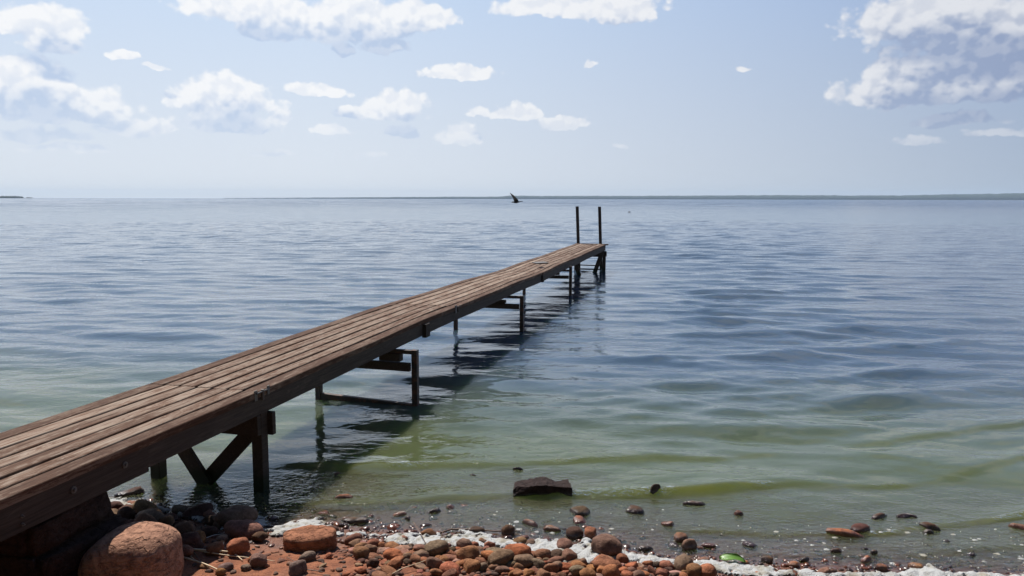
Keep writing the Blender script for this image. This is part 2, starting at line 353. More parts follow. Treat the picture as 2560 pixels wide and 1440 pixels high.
# ------------------------------------------------------------------ ground
gx = np.concatenate([-np.geomspace(60, 4.6, 40), np.linspace(-4.5, 4.5, 560), np.geomspace(4.6, 60, 40)])
gy = np.concatenate([np.linspace(-40, 1.5, 40), np.linspace(1.6, 6.6, 420), np.geomspace(6.7, 90, 60)])
GX, GY = np.meshgrid(gx, gy, indexing='ij'); GZ = ground_z(GX, GY)
fine = wob(GX * 1.0, GY, 60) * .0016 + wob(GX + 2, GY, 38) * .0022
dry = np.clip(GZ / .03, 0, 1) * (np.hypot(GX, GY) < 7)
GZ = GZ + fine * dry
gi_ = np.arange(GX.size).reshape(GX.shape)
gq = np.stack([gi_[:-1, :-1], gi_[1:, :-1], gi_[1:, 1:], gi_[:-1, 1:]], -1).reshape(-1, 4)
gme = np_mesh("ground", np.stack([GX, GY, GZ], -1).reshape(-1, 3), gq)
m, t, out = material("red_sand")
geo = t.node('ShaderNodeNewGeometry'); pos = geo.outputs['Position']; sp = t.node('ShaderNodeSeparateXYZ'); t.l.new(pos, sp.inputs[0])
n_a = t.noise(pos, 14, 6, .65); n_b = t.noise(pos, 75, 4, .7); n_c = t.noise(pos, 4, 3)
base = t.mix(t.step(n_a, .35, .65), (.155, .056, .028, 1), (.26, .098, .047, 1))
base = t.mix(t.step(n_b, .52, .68), base, (.12, .045, .025, 1))
base = t.mix(t.step(n_c, .55, .75), base, (.20, .10, .06, 1))
peb = t.vor(pos, 26)
base = t.mix(t.step(sp.outputs[2], -.02, .0, .75, 0), base, t.mix(t.step(peb, .1, .5), (.17, .075, .04, 1), (.07, .05, .03, 1)))
base = t.mix(t.step(t.math('MULTIPLY_ADD', n_c, .4, sp.outputs[2]), .75, 1.3), base, t.mix(n_a, (.02, .035, .012, 1), (.05, .08, .025, 1)))  # dark grass green on the added bank, keeping fill light low
wet = t.step(t.math('MULTIPLY_ADD', n_a, .02, sp.outputs[2]), .022, .05, 1, 0)
base = t.mix(t.math('MULTIPLY', wet, .6), base, (.07, .03, .018, 1))
hh = t.math('ADD', t.math('MULTIPLY', n_a, .02), t.math('MULTIPLY', n_b, .009))
principled(t, out, base, t.mixf(wet, .95, .35), t.bump(hh, 1.0, 1.0), .3)
tag(link("ground", gme, m), kind="structure")

# ------------------------------------------------------------------ materials for wood, metal, stone
def wood_mat(name, c_dark, c_mid, c_worn, worn, rough=.62, crack=.5):
    m, t, out = material(name)
    tc = t.node('ShaderNodeTexCoord'); p = tc.outputs['Object']; tint = t.attr("tint")
    off = t.node('ShaderNodeCombineXYZ'); t.inp(off.inputs[0], t.math('MULTIPLY', tint, 13.0)); t.inp(off.inputs[1], t.math('MULTIPLY', tint, 29.0))
    q = t.vmath('ADD', p, off.outputs[0])
    grain = t.noise(t.scale(q, (60, 2.6, 60)), 1, 6, .7, .9)
    blot = t.noise(t.scale(q, (9, 1.5, 9)), 1, 5, .6)
    fleck = t.noise(t.scale(q, (38, 8, 38)), 1, 6, .78, .8)
    c = t.mix(t.step(grain, .3, .7), c_dark, c_mid)
    w = t.step(t.math('ADD', t.math('MULTIPLY_ADD', fleck, .7, t.math('MULTIPLY', blot, .6)), t.math('MULTIPLY', t.math('SUBTRACT', tint, .5), .13)), worn, worn + .13)
    c = t.mix(t.math('MULTIPLY', w, .85), c, t.mix(t.step(grain, .35, .6), c_mid, c_worn))
    sc_ = t.step(t.noise(t.scale(q, (14, 2.2, 14)), 1, 6, .72, 1.2), .60, .70)
    c = t.mix(t.math('MULTIPLY', sc_, .55 if name[0] == 'w' else .1), c, (.36, .31, .26, 1))
    cr = t.step(t.noise(t.scale(q, (110, .9, 110)), 1, 2, .5, .3), .66, .72)
    c = t.mix(t.math('MULTIPLY', cr, crack), c, (.015, .010, .008, 1))
    if name == 'dark_post_wood':
        szz = t.node('ShaderNodeSeparateXYZ'); t.l.new(p, szz.inputs[0])
        c = t.mix(t.step(t.math('MULTIPLY_ADD', blot, .08, szz.outputs[2]), .20, .10), c, (.012, .016, .006, 1))
    c = t.mix(1.0, c, t.mix(tint, (.66, .60, .57, 1), (1.22, 1.22, 1.22, 1)), 'MULTIPLY')
    hgt = t.math('SUBTRACT', t.math('MULTIPLY_ADD', fleck, .5, grain), t.math('MULTIPLY', cr, 1.2))
    principled(t, out, c, t.mixf(w, rough + .1, rough + .22), t.bump(hgt, .8, .004), .22)
    return m
M_DECK = wood_mat("weathered_red_boards", (.054, .027, .015, 1), (.122, .067, .042, 1), (.25, .203, .160, 1), .565, .85)
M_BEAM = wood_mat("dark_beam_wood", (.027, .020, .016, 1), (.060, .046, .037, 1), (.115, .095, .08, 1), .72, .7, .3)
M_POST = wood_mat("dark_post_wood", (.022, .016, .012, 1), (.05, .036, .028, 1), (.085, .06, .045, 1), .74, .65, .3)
m, t, out = material("rusty_dark_steel"); M_STEEL = m
tc = t.node('ShaderNodeTexCoord'); n = t.noise(tc.outputs['Object'], 18, 5, .65)
principled(t, out, t.mix(t.step(n, .42, .62), (.020, .017, .016, 1), (.075, .032, .018, 1)), .6, t.bump(n, .5, .004), .5, .3)
m, t, out = material("galvanised_steel"); M_GALV = m
tc = t.node('ShaderNodeTexCoord'); n = t.noise(tc.outputs['Object'], 60, 4, .6)
principled(t, out, t.mix(n, (.05, .046, .042, 1), (.13, .12, .11, 1)), .6, t.bump(n, .3, .002), .4, .3)

def stone_mat(name, bumps=1.0, use_obj_color=True, base=(.3, .12, .06, 1), pits=0.0):
    m, t, out = material(name)
    tc = t.node('ShaderNodeTexCoord'); oi = t.node('ShaderNodeObjectInfo'); geo = t.node('ShaderNodeNewGeometry')
    pos = geo.outputs['Position']; sp = t.node('ShaderNodeSeparateXYZ'); t.l.new(pos, sp.inputs[0])
    c0 = oi.outputs['Color'] if use_obj_color else base
    n1 = t.noise(pos, 22, 6, .62); n2 = t.noise(pos, 110, 4, .7); n3 = t.noise(pos, 9, 3, .5)
    dark = t.mix(1.0, c0, (.48, .45, .46, 1), 'MULTIPLY'); lite = t.mix(1.0, c0, (1.3, 1.35, 1.4, 1), 'MULTIPLY')
    c = t.mix(t.step(n1, .3, .68), dark, c0); c = t.mix(t.step(n2, .5, .72), c, lite); c = t.mix(t.step(n3, .58, .74, 0, .6), c, dark)
    wet = t.step(t.math('MULTIPLY_ADD', n1, .03, sp.outputs[2]), .026, .050, 1, 0)
    c = t.mix(t.math('MULTIPLY', wet, .8), c, t.mix(1.0, c, (.30, .26, .27, 1), 'MULTIPLY'))
    hh = t.math('ADD', t.math('MULTIPLY', n1, .014 * bumps), t.math('MULTIPLY', n2, .004 * bumps))
    if pits:
        pt = t.step(t.noise(t.scale(pos, (1, 1, 2.5)), 16, 4, .55, .8), .50, .40)
        hh = t.math('MULTIPLY_ADD', pt, -.02 * pits, hh)
    principled(t, out, c, t.mixf(wet, .9, .10), t.bump(hh, .9, 1.0), t.mixf(wet, .12, .6))
    return m
M_STONE = stone_mat("shore_stone"); M_BOULDER = stone_mat("boulder_sandstone", .9, False, (.33, .175, .112, 1), .5)
M_SLAB = stone_mat("flat_sandstone", .6, False, (.29, .125, .068, 1), .4)
M_DARKROCK = stone_mat("dark_rock", 1.5, False, (.032, .020, .017, 1), .6)

# ------------------------------------------------------------------ the jetty (local frame: x across, y along, z up)
TH = R(14.8); UC, T0 = -3.56, 0.4
JX = Vector((math.cos(TH), -math.sin(TH), 0)); JY = Vector((math.sin(TH), math.cos(TH), 0))
jetty = bpy.data.objects.new("jetty", None); COL.objects.link(jetty)
jo = JX * UC + JY * T0; jetty.location = (jo.x, jo.y, 0); jetty.rotation_euler = (0, 0, -TH)
tag(jetty, "long narrow wooden jetty of weathered red-brown boards running from the shore into the lake", "jetty")
def J(u, tt, z): return Vector((u - UC + .006 * math.sin(tt * .55 + .6) + .003 * math.sin(tt * 1.9), tt - T0, z + (u - UC) * .008 * math.sin(tt * .42 + 1)))
ZK = [(0, .765), (4.66, .765), (9.0, .79), (14.0, .757), (18.6, .765), (23, .785)]
def dz(tt): return float(np.interp(tt, [k[0] for k in ZK], [k[1] for k in ZK])) - .008 * math.sin(math.pi * ((tt - 2.4) / 4.66 % 1)) ** 2 + .003 * math.sin(tt * 1.7)
UL, UR = -4.02, -3.10
def set_tint(me, vals):
    a = me.attributes.new("tint", 'FLOAT', 'POINT'); a.data.foreach_set('value', np.asarray(vals, np.float32))
def board(bm, lay, u0, u1, t0, t1, ztop, thick, tint, seg=14, warp=.002, seed=0):
    """one plank, subdivided along its length, slightly warped, with eased top edges"""
    e = .004; prof = [(u0, -thick), (u0, -e), (u0 + e, 0), (u1 - e, 0), (u1, -e), (u1, -thick)]
    rings = []
    for k in range(seg + 1):
        tt = t0 + (t1 - t0) * k / seg
        w = warp * mn.noise(Vector((seed * 3.1, tt * .9, 0))); w2 = warp * 1.5 * mn.noise(Vector((seed * 3.1 + 50, tt * .7, 0)))
        ring = [bm.verts.new(J(a + w2, tt, ztop(tt) + b + w)) for a, b in prof]
        for vv in ring: vv[lay] = tint
        rings.append(ring)
    n = len(prof)
    for a, b in zip(rings, rings[1:]):
        for k in range(n): bm.faces.new((a[k], b[k], b[(k + 1) % n], a[(k + 1) % n]))
    bm.faces.new(rings[0]); bm.faces.new(rings[-1][::-1])
def wooden(name, bm, lay, mat, parent, label=None):
    bm.normal_update(); bmesh.ops.recalc_face_normals(bm, faces=bm.faces)
    o = bm_obj(name, bm, mat, parent)
    if label: o['label'] = label
    return o
SECT = [(0.4, 4.66), (4.664, 9.0), (9.004, 14.0), (14.004, 18.6), (18.604, 22.72)]
jr = random.Random(4)
for si, (a, b) in enumerate(SECT):
    bm = bmesh.new(); lay = bm.verts.layers.float.new("tint")
    nb = 7; gaps = [jr.uniform(.021, .030) for _ in range(nb - 1)]
    ws = [jr.uniform(.9, 1.1) for _ in range(nb)]; k_ = ((UR - UL) - sum(gaps)) / sum(ws); u = UL
    for i in range(nb):
        w = ws[i] * k_
        outer = i in (0, nb - 1)
        tnt = jr.uniform(.05, .35) if outer else jr.uniform(.35, 1.0)
        board(bm, lay, u, u + w, a + jr.uniform(0, .004), b - jr.uniform(0, .004), dz, .046, tnt, 16, .005, si * 10 + i)
        u += w + (gaps[i] if i < nb - 1 else 0)
    wooden("deck_section", bm, lay, M_DECK, jetty)
# board across the lake end
bm = bmesh.new(); lay = bm.verts.layers.float.new("tint")
for f_ in add_bar(bm, J(UL - .02, 22.80, .785 - .016), J(UR + .06, 22.80, .785 - .016), .13, .034, bevel=.004): pass
for v_ in bm.verts: v_[lay] = .3
wooden("end_board", bm, lay, M_DECK, jetty)
def beam(u, a, b, depth, thick=.045, drop=.046, tint=.5, seg=10):
    bm = bmesh.new(); lay = bm.verts.layers.float.new("tint")
    rings = []
    for k in range(seg + 1):
        tt = a + (b - a) * k / seg; zt = dz(tt) - drop - .001; w = .003 * mn.noise(Vector((u, tt, 3)))
        rings.append([bm.verts.new(J(u + x + w, tt, z)) for x, z in ((-thick / 2, zt - depth), (-thick / 2, zt), (thick / 2, zt), (thick / 2, zt - depth))])
    for p, q in zip(rings, rings[1:]):
        for k in range(4): bm.faces.new((p[k], q[k], q[(k + 1) % 4], p[(k + 1) % 4]))
    bm.faces.new(rings[0]); bm.faces.new(rings[-1][::-1])
    for v_ in bm.verts: v_[lay] = tint
    return wooden("side_beam", bm, lay, M_BEAM, jetty)
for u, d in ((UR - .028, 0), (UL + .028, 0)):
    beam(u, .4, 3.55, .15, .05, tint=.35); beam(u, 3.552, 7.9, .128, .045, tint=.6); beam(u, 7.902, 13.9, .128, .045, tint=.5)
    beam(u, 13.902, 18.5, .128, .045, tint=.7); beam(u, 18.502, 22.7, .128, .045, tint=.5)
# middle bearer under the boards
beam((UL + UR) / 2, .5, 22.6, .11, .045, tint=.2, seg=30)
def part(name, fn, mat, parent, label=None, tint=.5):
    bm = bmesh.new(); lay = bm.verts.layers.float.new("tint"); fn(bm)
    for v_ in bm.verts: v_[lay] = tint
    return wooden(name, bm, lay, mat, parent, label)
# splice cleats, bolts, hinge bracket on the visible side
part("splice_block", lambda bm: add_bar(bm, J(UR + .012, 7.92, .585), J(UR + .012, 7.92, .735), .05, .13, up=Vector((0, 1, 0)), bevel=.004), M_BEAM, jetty, tint=.1)
part("splice_block", lambda bm: add_bar(bm, J(UR + .008, 13.95, .565), J(UR + .008, 13.95, .70), .03, .12, up=Vector((0, 1, 0)), bevel=.004), M_BEAM, jetty, tint=.1)
def washer(bm, tt, z, r):
    add_cyl(bm, J(UR - .004, tt, z), J(UR + .004, tt, z), r, 20); add_cyl(bm, J(UR + .003, tt, z), J(UR + .014, tt, z), r * .5, 6)
for tt, z, r in ((3.37, .665, .018), (3.02, .655, .018), (2.72, .64, .008), (2.72, .60, .008)):
    part("bolt", lambda bm: washer(bm, tt, z, r), M_GALV, jetty)
def hinge(bm, tt):
    add_bar(bm, J(UR + .002, tt - .10, .70), J(UR + .002, tt - .10, .775), .035, .006, up=Vector((1, 0, 0)))
    add_cyl(bm, J(UR + .006, tt - .02, .765), J(UR + .006, tt - .02, .69), .010, 8)
    add_bar(bm, J(UR + .002, tt + .06, .71), J(UR + .002, tt + .06, .775), .03, .006, up=Vector((1, 0, 0)))
    add_cyl(bm, J(UR + .008, tt - .10, .752), J(UR + .008, tt + .06, .752), .006, 8)
part("hinge_bracket", lambda bm: hinge(bm, 4.72), M_GALV, jetty)
part("hinge_bracket", lambda bm: (add_bar(bm, J(UR + .004, 8.98, .70), J(UR + .004, 8.98, .80), .05, .008, up=Vector((1, 0, 0))), add_cyl(bm, J(UR + .01, 9.06, .78), J(UR + .01, 9.06, .70), .012, 8)), M_GALV, jetty)
# grey plate left lying near the far end
pl = at_z(1352, 657, .775); plu, plt = pl.dot(JX), pl.dot(JY)
part("cover_plate", lambda bm: add_bar(bm, J(plu - .13, plt - .05, dz(plt) + .012), J(plu + .10, plt + .10, dz(plt) + .018), .30, .016, bevel=.003), M_GALV, jetty, "small grey metal plate on the deck boards")

def trestle():
    e = bpy.data.objects.new("trestle", None); COL.objects.link(e); e.parent = jetty; return e
UP_T = Vector((0, 1, 0))
# timber trestle with V brace (near the shore)
def timber_trestle(tt, uR, uL, zb, ztop, mat=M_POST):
    e = trestle()
    for u in (uR, uL): part("post", lambda bm: add_bar(bm, J(u, tt, zb), J(u + .004, tt, ztop), .085, .085, up=UP_T, bevel=.008), mat, e)
    part("cross_beam", lambda bm: add_bar(bm, J(uL - .05, tt - .066, ztop - .085), J(uR + .045, tt - .066, ztop - .085), .045, .15, bevel=.006), M_BEAM if False else mat, e)
    part("cross_beam", lambda bm: add_bar(bm, J(uL - .07, tt + .066, ztop - .10), J(uR + .085, tt + .066, ztop - .10), .045, .17, bevel=.006), mat, e)
    um = (uR * .45 + uL * .55)
    part("brace", lambda bm: add_bar(bm, J(uL + .10, tt - .02, ztop - .12), J(um + .03, tt - .02, .0), .035, .11, up=UP_T.cross(Vector((1, 0, -1)))), mat, e)
    part("brace", lambda bm: add_bar(bm, J(uR - .04, tt + .02, ztop - .12), J(um - .03, tt + .02, -.03), .035, .11, up=UP_T.cross(Vector((1, 0, 1)))), mat, e)
    part("foot_plank", lambda bm: add_bar(bm, J(um - .13, tt, -.07), J(um + .14, tt, -.07), .12, .09), mat, e)
    return e
timber_trestle(4.74, -3.16, -4.05, -.35, .588)
# steel trestles
def steel_trestle(tt, uR, uL, ztR, ztL, bars, shim=None, low=True):
    e = trestle()
    for u, zt in ((uR, ztR), (uL, ztL)): part("post", lambda bm: add_bar(bm, J(u, tt, -1.0), J(u, tt, zt), .06, .06, up=UP_T, bevel=.003), M_STEEL, e)
    for z, hgt, dt, mm in bars: part("cross_beam", lambda bm: add_bar(bm, J(uL - .02, tt + dt, z), J(uR - .032, tt + dt, z), .05, hgt, bevel=.003), mm, e)
    if low: part("cross_beam", lambda bm: add_bar(bm, J(uL + .032, tt, .03), J(uR - .032, tt, -.01), .05, .085, bevel=.003), M_STEEL, e)
    if shim: part("shim_block", lambda bm: add_bar(bm, J(shim[0], tt, shim[2]), J(shim[1], tt, shim[2]), .09, shim[3], bevel=.004), M_POST, e)
    return e
steel_trestle(7.12, -2.90, -4.0, .60, .59, [(.575, .04, 0, M_STEEL), (.43, .085, -.055, M_POST)], (-3.28, -3.05, .515, .08))
steel_trestle(11.7, -2.93, -4.05, .59, .58, [(.565, .04, 0, M_STEEL), (.42, .08, -.055, M_POST)], (-3.5, -3.2, .485, .05), False)
steel_trestle(16.4, -3.0, -4.05, .66, .58, [(.56, .04, 0, M_STEEL), (.42, .07, -.055, M_POST)], (-3.5, -3.25, .485, .05), False)
# end trestle
e = trestle()
for u in (-3.08, -3.92): part("post", lambda bm: add_bar(bm, J(u - .02, 22.3, -1.6), J(u, 22.3, .61), .09, .09, up=UP_T, bevel=.008), M_POST, e)
part("cross_beam", lambda bm: add_bar(bm, J(-4.0, 22.22, .53), J(-3.0, 22.22, .53), .05, .15, bevel=.005), M_POST, e)
part("cross_beam", lambda bm: add_bar(bm, J(-3.88, 22.3, .06), J(-3.12, 22.3, .06), .03, .035), M_STEEL, e)
part("brace", lambda bm: add_bar(bm, J(-3.10, 22.0, .60), J(-3.42, 21.9, -.35), .12, .05, up=UP_T), M_POST, e)
part("brace", lambda bm: add_bar(bm, J(-3.80, 21.0, .60), J(-3.50, 21.1, -.35), .11, .05, up=UP_T), M_POST, e)
# bathing ladder rails at the lake end
lad = bpy.data.objects.new("ladder", None); COL.objects.link(lad); lad.parent = jetty
for u in (-3.95, -3.27):
    part("rail", lambda bm: add_bar(bm, J(u + .05, 22.91, -.9), J(u - .07, 22.93, 1.90), .085, .075, up=UP_T, bevel=.006), M_POST, lad)
for z in (.40, .12, -.2): part("rung", lambda bm: add_bar(bm, J(-3.92, 22.92, z), J(-3.24, 22.92, z), .05, .03), M_POST, lad)

# ------------------------------------------------------------------ stones
def disp(co, seed, freq, amp):
    return amp * mn.fractal(co * freq + Vector((seed * 7.3, seed * 1.7, seed * 4.1)), 1.0, 2.0, 4)
def stone_mesh(name, seed, sub=3, angular=0.0, flat=.7):
    r_ = random.Random(seed); bm = bmesh.new(); bmesh.ops.create_icosphere(bm, subdivisions=sub, radius=1)
    planes = []
    for _ in range(int(4 + 8 * angular)):
        n = Vector((r_.gauss(0, 1), r_.gauss(0, 1), r_.gauss(0, .8))).normalized(); planes.append((n, r_.uniform(.62, .9) if angular > .4 else r_.uniform(.76, .95)))
    pw = r_.uniform(2.2, 3.0)
    for v_ in bm.verts:
        c = v_.co.normalized()
        k = (abs(c.x) ** pw + abs(c.y) ** pw + abs(c.z) ** pw) ** (-1 / pw)
        c = c * k
        for n, d in planes:
            q = c.dot(n) - d
            if q > 0: c = c - n * q * (.92 if angular > .4 else .7)
        c = c * (1 + disp(c, seed, .9, .16) + disp(c, seed + 3, 3.2, .035))
        v_.co = (c.x, c.y, c.z * flat)
    me = bpy.data.meshes.new(name); bm.to_mesh(me); bm.free()
    for p in me.polygons: p.use_smooth = True
    me.materials.append(M_STONE); return me
ROUND = [stone_mesh("pebble_shape", 100 + i, 3, 0.1, rng.uniform(.55, .85)) for i in range(14)]
FLAT = [stone_mesh("flat_pebble_shape", 200 + i, 3, 0.2, rng.uniform(.32, .48)) for i in range(6)]
ANG = [stone_mesh("angular_stone_shape", 300 + i, 3, 0.8, rng.uniform(.5, .8)) for i in range(8)]
PAL = [("orange-red", (0.2880, 0.1160, 0.0528)), ("red-brown", (0.2160, 0.0960, 0.0544)), ("brown", (0.1840, 0.1024, 0.0624)), ("grey-brown", (0.1760, 0.1160, 0.0800)), ("dark brown", (0.0840, 0.0464, 0.0320)), ("pale pinkish", (0.3040, 0.1760, 0.1200))]
placed = []
def put_stone(name, p, size, mesh, color, stretch=None, sink=.25, tilt=.25, rz=None, r_=rng):
    o = bpy.data.objects.new(name, mesh); COL.objects.link(o)
    st = stretch or (r_.uniform(.9, 1.35), r_.uniform(.7, 1.0))
    o.scale = (size * st[0] / 2, size * st[1] / 2, size * r_.uniform(.95, 1.3) / 2)
    o.rotation_euler = (r_.gauss(0, tilt), r_.gauss(0, tilt), r_.uniform(-.7, .7) if rz is None else rz)
    zr = max(abs(v_.co.z) for v_ in mesh.vertices) * o.scale.z
    o.location = (p.x, p.y, p.z + zr * (1 - 2 * sink))
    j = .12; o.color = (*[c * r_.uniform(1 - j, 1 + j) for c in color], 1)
    placed.append((p.x, p.y, size / 2)); return o
def px_per_m(py):  # photo pixels per metre on the shore
    return F / (at_z(1280, py, .03) - Vector((0, 0, CAM_H))).length

# --- the stones one can point to: name, px centre x, px base y, px width, shape, colour index, label
NAMED = [
 ("pebble", 830, 1378, 62, 'A', 4, "", ""),
]
SINGLE = [
 # px, py(base), px width, kind, palette, stretch, sink, label, name
 (1516, 1390, 74, 'A', 2, (1.0, .9), .12, "largest brown rounded stone standing at the upper right edge of the foam", "stone"),
 (1412, 1338, 0, 'R', 0, None, .2, "", ""),
 (1436, 1346, 40, 'R', 4, (1, .9), .15, "dark wet-footed round pebble with pale cap standing in the water above the foam", "pebble"),
 (1476, 1346, 30, 'R', 0, (.8, .9), .1, "small upright orange pebble standing in the water at the foam's upper edge", "pebble"),
 (1408, 1372, 40, 'R', 2, (1, .9), .15, "round brown pebble lying alone in the middle of the widest foam patch", "pebble"),
 (1450, 1295, 52, 'R', 4, (1.1, .9), .3, "glistening wet dark stone just below the dark angular rock", "stone"),
 (1588, 1292, 46, 'R', 4, (1.25, .8), .35, "smooth black wet stone with a bright glint in the shallow water", "stone"),
 (1640, 1254, 38, 'A', 4, (1.2, .7), .3, "black pointed stone poking out beside the sparkling wave crest", "stone"),
 (1735, 1277, 54, 'F', 4, (1.6, .5), .3, "long dark low stone lying crosswise in the shallow water", "stone"),
 (1845, 1300, 24, 'R', 1, (1.2, .8), .3, "small red-brown stone alone in the water between two wave crests", "stone"),
 (1702, 1358, 34, 'R', 1, (1, .9), .2, "red-brown rounded stone in the water touching the pale-sided one", "stone"),
 (1724, 1376, 40, 'A', 3, (1, .8), .15, "pale-sided angular stone standing in shallow water below a red-brown one", "stone"),
 (1670, 1322, 34, 'A', 0, (1.2, .8), .35, "orange-red wet stone half sunk in the shallow water", "stone"),
 (1652, 1352, 0, 'R', 0, None, .2, "", ""),
 (2195, 1312, 58, 'F', 4, (1.6, .55), .25, "long dark wet stone at left of the forked pair in the right shallows", "stone"),
 (2258, 1308, 44, 'A', 4, (1.6, .5), .2, "dark leaning wet stone of the pair in the right shallows", "stone"),
 (2278, 1306, 36, 'F', 4, (1.5, .6), .2, "short dark stone leaning against its neighbour in the right shallows", "stone"),
 (2110, 1349, 92, 'F', 0, (1.7, .5), .2, "long flat red stone washed by water in the right shallows", "stone"),
 (2150, 1338, 50, 'R', 4, (1.3, .8), .2, "dark glinting stone behind the long flat red one", "stone"),
 (2322, 1336, 48, 'A', 4, (1.5, .7), .2, "dark brown pointed stone under the curling wave on the right", "stone"),
 (2320, 1347, 24, 'R', 4, (1.2, .7), .2, "small black stone touching a bigger dark one on the right", "stone"),
 (2545, 1338, 46, 'F', 1, (1.5, .6), .2, "red-brown flat stone at the right edge of the shallows", "stone"),
 (2165, 1408, 32, 'R', 0, (1.4, .7), .2, "orange oval pebble alone in the water above the right foam", "pebble"),
 (2185, 1393, 18, 'R', 4, (1.2, .7), .2, "tiny black pebble behind the orange oval one in the water", "pebble"),
 (2090, 1387, 30, 'R', 4, (1.3, .7), .25, "maroon oval pebble in the water right of the foam flecks", "pebble"),
 (2010, 1405, 28, 'A', 4, (1.4, .7), .2, "dark broken stone at the water's edge above the right foam", "stone"),
 (1982, 1416, 26, 'R', 0, (1.1, .9), .2, "small orange-brown pebble at the water's edge right of the green leaf", "pebble"),
 (2290, 1422, 34, 'R', 0, (1.3, .8), .2, "orange-brown pebble on the top edge of the right foam patch", "pebble"),
 (2205, 1426, 26, 'R', 1, (1.2, .8), .2, "red-brown pebble left of the pale foam cap on the right", "pebble"),
 (2060, 1438, 38, 'R', 2, (1.2, .8), .15, "brown pebble between two white foam patches on the right", "pebble"),
 (1735, 1440, 38, 'R', 1, (1, 1), .15, "large red-brown pebble at the right end of the pebble bank", "pebble"),
 (1905, 1440, 36, 'F', 0, (1.5, .6), .15, "orange flat pebble sunk in the foam below the green leaf", "pebble"),
 (1862, 1413, 24, 'R', 0, (1.4, .8), .2, "small orange pebble against the right side of the green leaf", "pebble"),
 (1755, 1404, 36, 'F', 0, (1.5, .6), .2, "orange-red flat pebble left of the green leaf", "pebble"),
 (1920, 1406, 34, 'A', 4, (1.3, .7), .2, "dark wet angular stone in the water right of the green leaf", "stone"),
 (860, 1258, 46, 'F', 1, (1.6, .6), .35, "red-brown stone awash at the left end of the lower wave crest", "stone"),
 (843, 1200, 22, 'F', 1, (1.5, .6), .35, "small red stone awash at the edge of the jetty's shadow", "stone"),
 (1182, 1206, 26, 'F', 4, (1.7, .5), .3, "small dark stone awash left of the dark angular rock", "stone"),
 (1296, 1190, 30, 'F', 4, (1.6, .5), .4, "wet stone barely breaking the water behind the dark angular rock", "stone"),
 (1020, 1303, 18, 'A', 4, (1.2, .8), .25, "tiny black stone standing in the water above the foam", "stone"),
 (1087, 1287, 30, 'F', 4, (1.5, .5), .3, "small black flat stone in open shallow water above the foam", "stone"),
 (983, 1270, 34, 'F', 0, (1.6, .5), .4, "reddish stone just under the surface left of the black flat stone", "stone"),
 (1030, 1278, 30, 'F', 0, (1.5, .6), .42, "pale red stone just under the surface near the black flat stone", "stone"),
 (890, 1310, 60, 'F', 4, (1.7, .6), .3, "broad glistening dark stone at the water's edge above the flat round stone", "stone"),
 (1072, 1340, 44, 'A', 1, (1.3, .8), .2, "dark red wet stone at the left end of the low driftwood", "stone"),
 (1190, 1335, 44, 'R', 4, (1.5, .7), .25, "wet sparkling rounded stone at the right end of the driftwood", "stone"),
 (1325, 1320, 46, 'F', 1, (1.6, .6), .3, "maroon oval stone awash below the dark angular rock", "stone"),
 (1380, 1332, 44, 'F', 1, (1.5, .6), .35, "dull red flat stone awash above the wide foam patch", "stone"),
 (1300, 1362, 34, 'R', 2, (1.2, .8), .2, "brown stone with its top in the foam left of the wide foam patch", "stone"),
 (1325, 1366, 28, 'A', 3, (1, .9), .15, "grey-brown pointed pebble at the left end of the wide foam patch", "pebble"),
 (500, 1292, 80, 'A', 4, (1.4, .8), .25, "big dark stone with a red rim in the shade under the jetty", "stone"),
 (330, 1242, 74, 'A', 4, (1.7, .6), .25, "long black angular stone in the water left of the trestle", "stone"),
 (232, 1262, 34, 'R', 0, (1.1, .8), .2, "reddish stone peeping out right of the stacked slabs", "stone"),
 (275, 1286, 36, 'F', 0, (1.3, .8), .2, "flat sunlit red stone in foam right of the stacked slabs", "stone"),
 (330, 1266, 40, 'F', 1, (1.2, .7), .2, "flat brown stone with a lit top in the foam under the jetty", "stone"),
 (650, 1352, 38, 'A', 4, (1.1, .9), .1, "dark upright stone at the edge of the jetty's shadow left of the flat round stone", "stone"),
 (890, 1368, 36, 'A', 2, (1, .9), .1, "wedge shaped brown stone leaning right of the flat round stone", "stone"),
 (768, 1402, 40, 'R', 3, (1.1, .7), .2, "grey-brown oval pebble lying against the front of the flat round stone", "pebble"),
 (565, 1425, 34, 'R', 3, (1.3, .8), .25, "grey-brown oval pebble on the red sand among the dry reed stalks", "pebble"),
]
for (x, y, w, k, ci, st, sk, lab, nm) in SINGLE:
    if not lab: continue
    p = at_ground(x, y)
    size = w / px_per_m(y) / (st[0] if st else 1.1)
    wd = max(0.0, -p.z)
    mesh = rng.choice({'R': ROUND, 'F': FLAT, 'A': ANG}[k])
    o = put_stone(nm, p, size * 1.0, mesh, PAL[ci][1], st, sk, .12)
    if wd > 0:   # standing in water: enough height to break the surface
        top = o.location.z + max(v_.co.z for v_ in mesh.vertices) * o.scale.z
        want = .012 + size * .22 + max(0.0, float(wave_z(np.array([p.x]), np.array([p.y]), np.array([.02]))[0]))
        if 'under the surface' in lab: want = -.004
        if top < want: o.scale.z *= 1.0 + (want - top) / (2 * size * .4); o.location.z += (want - top) * .55
    tag(o, lab, "stone")

